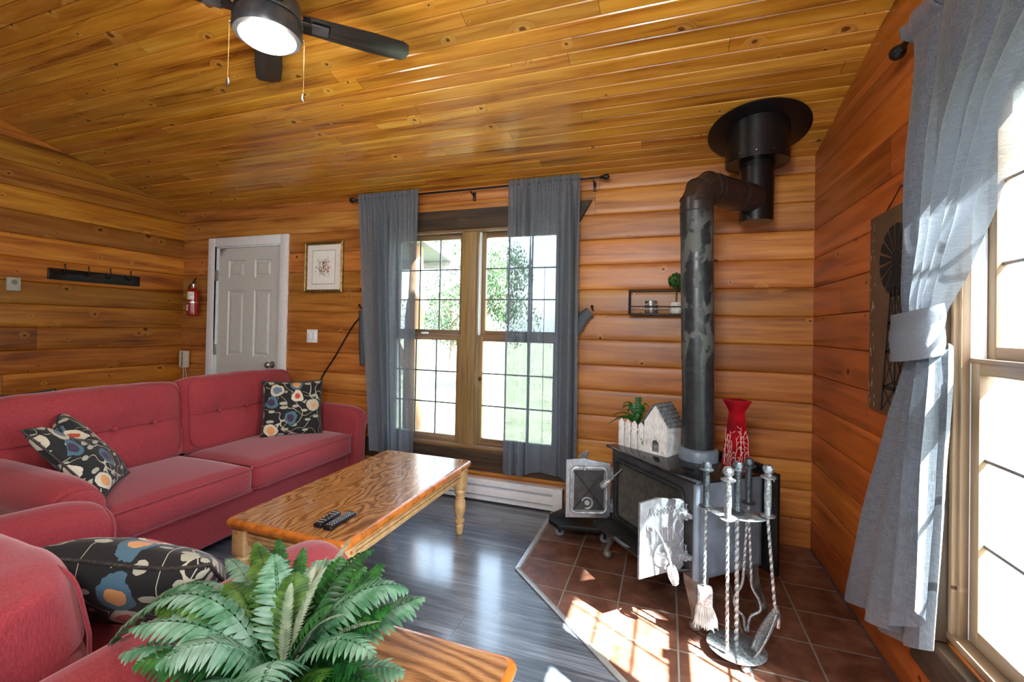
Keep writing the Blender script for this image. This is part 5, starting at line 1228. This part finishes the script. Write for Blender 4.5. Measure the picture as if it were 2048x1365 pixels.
# cable
mb = MB(); mb.tube(smooth_path([(-2.37, D - .03, 1.40), (-2.42, D - .02, 1.38), (-2.52, D - .02, 1.27), (-2.62, D - .02, 1.12), (-2.70, D - .02, 1.0), (-2.79, D - .02, .88), (-2.87, D - .02, .72), (-2.9, D - .025, .45), (-2.92, D - .03, .05)], 8), .006, 8)
tag(mb.build('power_cable', M['black']), 'black power cable curving down the wall from the left curtain to the sofa', 'cable')
# wire shelf
ws = thing('wall_shelf', 'small black wire frame shelf on the back wall left of the stovepipe', 'shelf', (-.04, D - .012, 1.40))
sx0, sx1, sd = -.20, .21, .115
MB().box(sx0, sx1, -sd, 0, 0, .010, .002).build('shelf_board', M['black'], ws)
mb = MB(); r_ = .0038
for x in (sx0 + .004, sx1 - .004): mb.tube([(x, -.002, .004), (x, -.002, .162), (x, -sd + .004, .162), (x, -sd + .004, .004)], r_, 8)
for y, z in ((-.002, .162), (-sd + .004, .162), (-sd + .004, .055)): mb.tube([(sx0 + .004, y, z), (sx1 - .004, y, z)], r_, 8)
for x in (sx0 + .004, sx1 - .004): mb.tube([(x, -.002, .055), (x, -sd + .004, .055)], r_, 8)
mb.build('wire_frame', M['black'], ws)
for x in (sx0 + .03,): MB().lathe([(.006, 0), (.006, .004), (0, .006)], 10, frame((x, -.002, .145), (0, -1, 0))).build('screw', M['steel'], ws)
cc = thing('candle_tin', 'silver patterned metal candle cup on the left of the wire shelf', 'candle holder', (-.100, D - .068, 1.4115))
MB().lathe([(.036, 0), (.038, .004), (.038, .082), (.036, .084), (.034, .08), (.034, .01), (0, .01)], 28).build('cup', plain('embossed_silver_tin', srgb(150, 146, 136), .34, .7, var=.5, scale=60, bump=.8), cc)
mb = MB()
for z in (.03, .045, .06):
    for k in range(14): a = k * 2 * PI / 14 + z * 30; mb.box(-.004, .004, -.001, .001, -.003, .003, m=TR(.0385 * math.cos(a), .0385 * math.sin(a), z) @ RZ(a + PI / 2))
mb.build('pattern', M['white'], cc)['kind'] = 'stuff'
tp_ = thing('topiary', 'little round green topiary ball in a white pot, half behind the stovepipe', 'plant', (.055, D - .068, 1.4115))
MB().lathe([(.030, 0), (.038, .01), (.042, .04), (.040, .07), (.037, .074), (.034, .068), (0, .066)], 24).build('pot', plain('white_speckled_pot', srgb(206, 204, 198), .6, var=.15, scale=60), tp_)
MB().tube([(0, 0, .06), (.002, 0, .18)], .004, 8).build('stem', M['fernolive'], tp_)
mb = MB(); rnd = random.Random(5)
for k in range(420):
    z = rnd.uniform(-1, 1); a = rnd.uniform(0, 2 * PI); q = math.sqrt(1 - z * z); n_ = Vector((q * math.cos(a), q * math.sin(a), z)); c = Vector((0, 0, .215)) + n_ * rnd.uniform(.035, .052)
    m_ = frame(c, (n_ + Vector((rnd.uniform(-.6, .6), rnd.uniform(-.6, .6), rnd.uniform(-.6, .6)))).normalized()); mb._add([m_ @ Vector(p) for p in ((0, -.008, 0), (.005, 0, .002), (0, .009, 0), (-.005, 0, .002))], [[0, 1, 2, 3]])
mb.build('foliage', M['fern'], tp_, angle=180, solid=1)['kind'] = 'stuff'
# ------------------------------------------------------------------ left wall
cr = thing('coat_rack', 'long black coat rack with four hooks on the knotty left wall', 'coat rack', (XL + .008, 2.457, 1.652))
MB().box(0, .022, -.325, .325, -.045, .045, .003).build('rack_board', M['blackgloss'], cr)
for k in range(4):
    y = -.235 + k * .157; MB().tube(smooth_path([(.022, y, .0), (.045, y, .02), (.05, y, .055), (.040, y, .075), (.052, y, .084)], 5), .004, 8).build('hook', M['black'], cr)
cb = thing('door_chime', 'square beige chime box with a round button left of the coat rack', 'chime', (XL + .006, 1.937, 1.548))
MB().box(0, .022, -.038, .038, -.05, .05, .004).build('case', plain('grey_beige_plastic', srgb(170, 168, 156), .5, var=.04), cb)
MB().lathe([(.017, 0), (.017, .003), (.015, .004), (.014, .002), (0, .002)], 24, frame((.022, 0, .014), (1, 0, 0))).build('button', plain('button_ring', srgb(120, 118, 108), .4), cb)
# ------------------------------------------------------------------ windmill sign on the right wall
wm = thing('windmill_sign', 'rusty metal panel with a black windmill silhouette hanging on the right wall', 'wall sign', (XR - .012, 2.115, 1.395))
# local: y along wall, z up, faces -x
y0s, y1s, z0s, z1s = -.26, .225, -.405, .40
def rustm():
    g = G('weathered_brown_metal'); P = g.coord(); X = g.xyz(P); n = g.noise(P, 14, 4, .6); n2 = g.noise(g.vec(0.0, X[1], g.math('MULTIPLY', X[2], .4)), 60, 3, .6)
    edge = g.math('MAXIMUM', g.step(g.math('ABSOLUTE', g.math('SUBTRACT', X[1], (y0s + y1s) / 2)), .16, .235), 0.0)
    sp_ = g.math('MULTIPLY', g.math('GREATER_THAN', n2, .60), g.math('GREATER_THAN', g.math('ADD', edge, g.noise(P, 7, 2)), .85))
    g.set(Base_Color=g.mix(sp_, g.mix(n, srgb(74, 58, 42), srgb(118, 98, 76)), srgb(206, 198, 184)), Roughness=.6, Metallic=.2); g.bump(n, .1, .002); return g.m
MB().box(-.012, -.004, y0s, y1s, z0s, z1s, .001).build('panel', rustm(), wm)
M['silh'] = plain('black_silhouette_paint', srgb(9, 6, 5), .9, bump=0)
hubz, huby = .195, -.01; xx = -.0135; Rw = .135; FM = Matrix(((0, 0, -1, xx), (1, 0, 0, 0), (0, 1, 0, 0), (0, 0, 0, 1)))
mb = MB()
for k in range(16):
    a = k * 2 * PI / 16 + .1; da0, da1 = .06, .15; c, s_ = math.cos, math.sin
    mb.prism([(huby + .03 * c(a - da0), hubz + .03 * s_(a - da0)), (huby + Rw * c(a - da1), hubz + Rw * s_(a - da1)), (huby + Rw * 1.02 * c(a), hubz + Rw * 1.02 * s_(a)), (huby + Rw * c(a + da1), hubz + Rw * s_(a + da1)), (huby + .03 * c(a + da0), hubz + .03 * s_(a + da0))], .0015, FM)
mb.prism([(huby + .033 * math.cos(q), hubz + .033 * math.sin(q)) for q in [j * PI / 10 for j in range(20)]], .002, FM)
mb.prism([(huby - .02, hubz + .01), (huby - .15, hubz + .015), (huby - .195, hubz + .055), (huby - .185, hubz + .005), (huby - .195, hubz - .04), (huby - .15, hubz - .01), (huby - .02, hubz - .012)], .0018, FM)
mb.build('windmill_wheel', M['silh'], wm)
mb = MB(); tw = lambda z: .018 + (hubz - z) * .155
def bar2(a, b, w_): 
    d = (Vector(b) - Vector(a)).normalized(); n_ = Vector((-d.y, d.x)) * w_ / 2; a = Vector(a); b = Vector(b); mb.prism([tuple(a + n_), tuple(a - n_), tuple(b - n_), tuple(b + n_)], .0016, FM)
zb2 = z0s + .01
for s in (-1, 1): bar2((huby + s * tw(hubz), hubz), (huby + s * tw(zb2), zb2), .010)
bar2((huby, hubz), (huby, zb2), .006)
zs_ = [.06, -.05, -.16, -.30, zb2]; pz_ = hubz - .02
for z in zs_:
    w0, w1 = tw(pz_), tw(z); 
    for s in (-1, 1): bar2((huby + s * w0, pz_), (huby, z), .003); bar2((huby + s * w1, z), (huby, pz_), .003)
    if z != zb2: bar2((huby - w1, z), (huby + w1, z), .014); bar2((huby - w1, z), (huby, z + .028), .007); bar2((huby + w1, z), (huby, z + .028), .007)
    pz_ = z
mb.build('windmill_tower', M['silh'], wm)
MB().tube([(-.004, -.11, z1s - .003), (-.006, -.03, z1s + .072), (-.006, .10, z1s - .003)], .0022, 6).build('hanging_wire', M['black'], wm)
MB().tube([(.01, -.03, z1s + .07), (-.014, -.03, z1s + .074)], .003, 8).build('nail', M['steel'], wm)
# ------------------------------------------------------------------ potted fern on the end table
pf_ = thing('potted_fern', 'large silvery green fern in a dark pot on the end table, nearest the camera', 'fern', (-.66, .66, .5315))
MB().lathe([(.07, 0), (.075, .005), (.09, .09), (.098, .10), (.098, .115), (.088, .112), (.085, .095), (0, .095)], 32).build('pot', plain('dark_brown_pot', srgb(60, 44, 36), .5), pf_)
rnd = random.Random(21)
def fr(az, el, L, wd, mat, curl=.5, seed=0, n=26, base=.02):
    az = math.radians(az); el = math.radians(el); h = Vector((math.cos(az), math.sin(az), 0)); d = h * math.cos(el) + Vector((0, 0, 1)) * math.sin(el)
    p0 = Vector((0, 0, .10)) + h * base; p1 = p0 + d * L * .35; p2 = p0 + d * L * .72 + Vector((0, 0, -curl * L * .12)); p3 = p0 + d * L * .95 + h * curl * L * .12 + Vector((0, 0, -curl * L * .5))
    frond(pf_, p0, p1, p2, p3, wd, n, M[mat], seed=seed, droop=.3)
spec = [  # azimuth, elevation, length, width, material, curl   (x right, y away)
 (75, 62, .33, .036, 'fern', .25), (95, 66, .33, .040, 'fern', .2), (112, 60, .33, .038, 'fernlight', .3), (60, 48, .36, .042, 'fern', .2), (42, 34, .40, .048, 'fernlight', .35),
 (30, 46, .34, .042, 'fern', .35), (128, 55, .32, .040, 'ferndeep', .35), (146, 44, .40, .036, 'fern', .7), (160, 34, .46, .034, 'fernlight', .8), (176, 30, .48, .040, 'fern', .7), (186, 40, .46, .042, 'fernolive', .7),
 (20, 22, .30, .048, 'fernlight', .5), (5, 30, .28, .044, 'fern', .6), (-10, 20, .28, .046, 'fernlight', .5), (-30, 34, .30, .046, 'fern', .6), (-48, 28, .33, .048, 'fern', .6), (-66, 40, .32, .05, 'fern', .6), (-84, 30, .34, .05, 'fernlight', .6),
 (-102, 42, .34, .05, 'fern', .6), (-120, 32, .36, .05, 'ferndeep', .6), (-140, 42, .36, .048, 'fern', .6), (-158, 34, .42, .045, 'fernlight', .7), (-172, 48, .40, .042, 'fernolive', .6), (200, 58, .32, .044, 'fernlight', .5),
 (90, 80, .26, .040, 'fernolive', .1), (150, 70, .28, .044, 'fernlight', .3), (20, 66, .27, .044, 'fern', .3), (-60, 62, .25, .050, 'fernlight', .5), (-100, 66, .25, .050, 'fernlight', .5), (-20, 58, .26, .048, 'fernolive', .5), (-140, 64, .26, .048, 'fern', .5),
 (50, 72, .28, .040, 'fern', .2), (105, 48, .35, .034, 'fernlight', .4), (135, 30, .40, .04, 'fern', .6), (-5, 44, .30, .044, 'ferndeep', .5), (165, 55, .38, .038, 'fernolive', .6)]
for i, (az, el, L, wd, mt, cu) in enumerate(spec): fr(az, min(el, 48), L * .74, wd * 1.32, mt, cu, i, n=18)
def tipf(rel, wd, mat, arch=.12, n=22, seed=0, name='frond', **k):
    p0 = Vector((rel[0] * .06, rel[1] * .06, .10)); p3 = Vector(rel); q = p3 - p0
    p1 = p0 + Vector((q.x * .18, q.y * .18, max(q.z, .06) * .55 + arch * .6)); p2 = p0 + Vector((q.x * .66, q.y * .66, q.z * .8 + arch))
    frond(pf_, p0, p1, p2, p3, wd, n, M[mat], seed=seed, droop=k.get('droop', .3), name=name)
tips = [((.011, .26, .232), .036, 'ferndeep', .06, 24), ((.181, .14, .236), .070, 'fernlight', .08, 22), ((-.226, .14, .26), .042, 'fernolive', .03, 24), ((-.21, .19, .25), .034, 'fern', .02, 24), ((-.175, .235, .215), .03, 'fern', .03, 22),
 ((-.379, .19, .168), .036, 'fernlight', .07, 24), ((-.477, -.04, .001), .040, 'fernlight', .26, 28), ((-.62, .12, -.05), .036, 'fernlight', .24, 30), ((-.10, -.16, .216), .066, 'fernlight', .06, 22), ((.231, -.04, .238), .05, 'fernlight', .05, 20),
 ((.16, -.20, .27), .06, 'fernlight', .03, 20), ((-.13, .10, .27), .050, 'fernlight', .02, 20), ((-.06, .09, .25), .05, 'fernolive', .02, 20), ((.09, .02, .25), .055, 'fern', .03, 20), ((-.30, .02, .18), .052, 'ferndeep', .08, 22), ((-.26, -.10, .20), .056, 'fernlight', .06, 20)]
for i, (rel_, wd, mt, ar, n_) in enumerate(tips): tipf(rel_, wd, mt, ar, n_, 60 + i)
for i, rel_ in enumerate(((-.065, .19, .236), (-.076, .29, .235), (.045, .19, .222), (-.022, .04, .262), (.146, -.01, .268), (-.048, .14, .25), (.01, .10, .27), (.17, .06, .22))):
    tipf(rel_, .013, 'frost', .02, 44, 100 + i, 'seed_spray', droop=.1)
# ------------------------------------------------------------------ outside
def grass():
    g = G('dry_grass_ground'); n = g.noise(g.coord(), 1.2, 5, .65); n2 = g.noise(g.coord(), 24, 3, .6); g.set(Base_Color=g.ramp(g.math('ADD', g.math('MULTIPLY', n, .7), g.math('MULTIPLY', n2, .3)), [(.3, srgb(70, 80, 56)), (.5, srgb(86, 92, 72)), (.65, srgb(98, 100, 86))]), Roughness=.9); return g.m
gz = -.45; mb = MB(); N = 40
mb.grid(lambda u, v: (-60 + 120 * u, -60 + 120 * v, gz), 8, 8); o_ = mb.build('lawn', grass()); o_['kind'] = 'structure'
M['leaf_out'] = leaf_mat('tree_leaves', srgb(42, 66, 40), srgb(66, 92, 58), srgb(92, 114, 82), .6, .35); M['bark'] = plain('grey_bark', srgb(104, 92, 80), .85, var=.3, scale=12, bump=.4)
def tree(x, y, h, r, seed, label):
    t = thing('tree', label, 'tree', (x, y, gz), 0, 'trees beyond the lawn'); rnd = random.Random(seed); mb = MB()
    mb.tube(smooth_path([(0, 0, 0), (.05, 0, h * .3), (-.04, .03, h * .55), (0, 0, h * .8)], 5), [.12 * r / 1.4 * (1 - .8 * i / 15) for i in range(16)], 8)
    for k in range(7): a = rnd.uniform(0, 2 * PI); z = h * rnd.uniform(.35, .6); mb.tube([(0, 0, z), (r * .4 * math.cos(a), r * .4 * math.sin(a), z + h * .15), (r * .7 * math.cos(a), r * .7 * math.sin(a), z + h * .22)], [.04, .025, .01], 6)
    mb.build('trunk', M['bark'], t)
    mb = MB(); cl = [(Vector((rnd.uniform(-1, 1) * r * .7, rnd.uniform(-1, 1) * r * .7, h * rnd.uniform(.42, .95))), r * rnd.uniform(.3, .5)) for _ in range(16)]
    for k in range(7000):
        c, rr_ = rnd.choice(cl); n_ = Vector((rnd.gauss(0, 1), rnd.gauss(0, 1), rnd.gauss(0, 1))).normalized(); p = c + n_ * rr_ * rnd.uniform(.5, 1); m_ = frame(p, Vector((rnd.gauss(0, 1), rnd.gauss(0, 1), rnd.gauss(0, 1)))); s = rnd.uniform(.028, .06)
        mb._add([m_ @ Vector(q) for q in ((0, -s, 0), (s * .55, 0, .01), (0, s, 0), (-s * .55, 0, .01))], [[0, 1, 2, 3]])
    mb.build('foliage', M['leaf_out'], t, angle=180, solid=1)['kind'] = 'stuff'; return t
tree(-4.75, 11.2, 4.0, 1.55, 3, 'leafy green tree seen through the right sash of the far window')
tree(-7.2, 14.5, 3.6, 1.7, 5, 'leafy green tree seen through the left sash of the far window')
tree(-.9, 15.5, 3.0, 1.6, 8, 'green tree showing through the sheer right-hand curtain')
tree(6.6, 9.8, 4.2, 1.9, 9, 'pale tree outside the right wall window')
# porch corner outside the far window
M['log'] = wood('peeled_log_post', 'z', 'x', 2, -50, [srgb(120, 92, 72), srgb(150, 120, 98), srgb(166, 138, 116), srgb(180, 156, 136)], 900, .3, rough=.6, red=.2)
pp = MB().tube(smooth_path([(0, 0, 0), (.03, .0, .7), (-.02, 0, 1.3), (.03, 0, 1.9), (0, 0, 2.75)], 6), [.085 + .012 * math.sin(i * 1.1) for i in range(25)], 16).build('porch_post', M['log']); pp.location = (-2.62, 4.35, gz)
tag(pp, 'knobbly peeled log porch post just outside the far window', 'post')
pr_ = thing('porch_roof', 'grey porch roof corner with gutter outside the far window', 'roof', (-3.9, 4.2, 2.2))
MB().box(-1.2, 1.45, -.95, .75, .0, .05, .004, m=RX(-.17)).build('roof_deck', plain('grey_soffit', srgb(112, 120, 124), .7, var=.1), pr_)
MB().box(-1.2, 1.47, .70, .76, -.20, -.04, .004).build('fascia', plain('pale_fascia', srgb(176, 182, 186), .6), pr_)
mb = MB(); mb.tube(smooth_path([(1.42, .80, -.14), (1.50, .80, -.26), (1.42, .70, -.42), (1.30, .2, -.6), (1.22, .12, -.8), (1.22, .12, -2.5)], 5), .032, 10); mb.build('downspout', plain('grey_gutter_pipe', srgb(84, 92, 98), .5), pr_)
MB().tube([(1.22, .1, -1.35), (.9, .1, -.75), (.4, .1, -.05)], .05, 10).build('brace', M['log'], pr_)
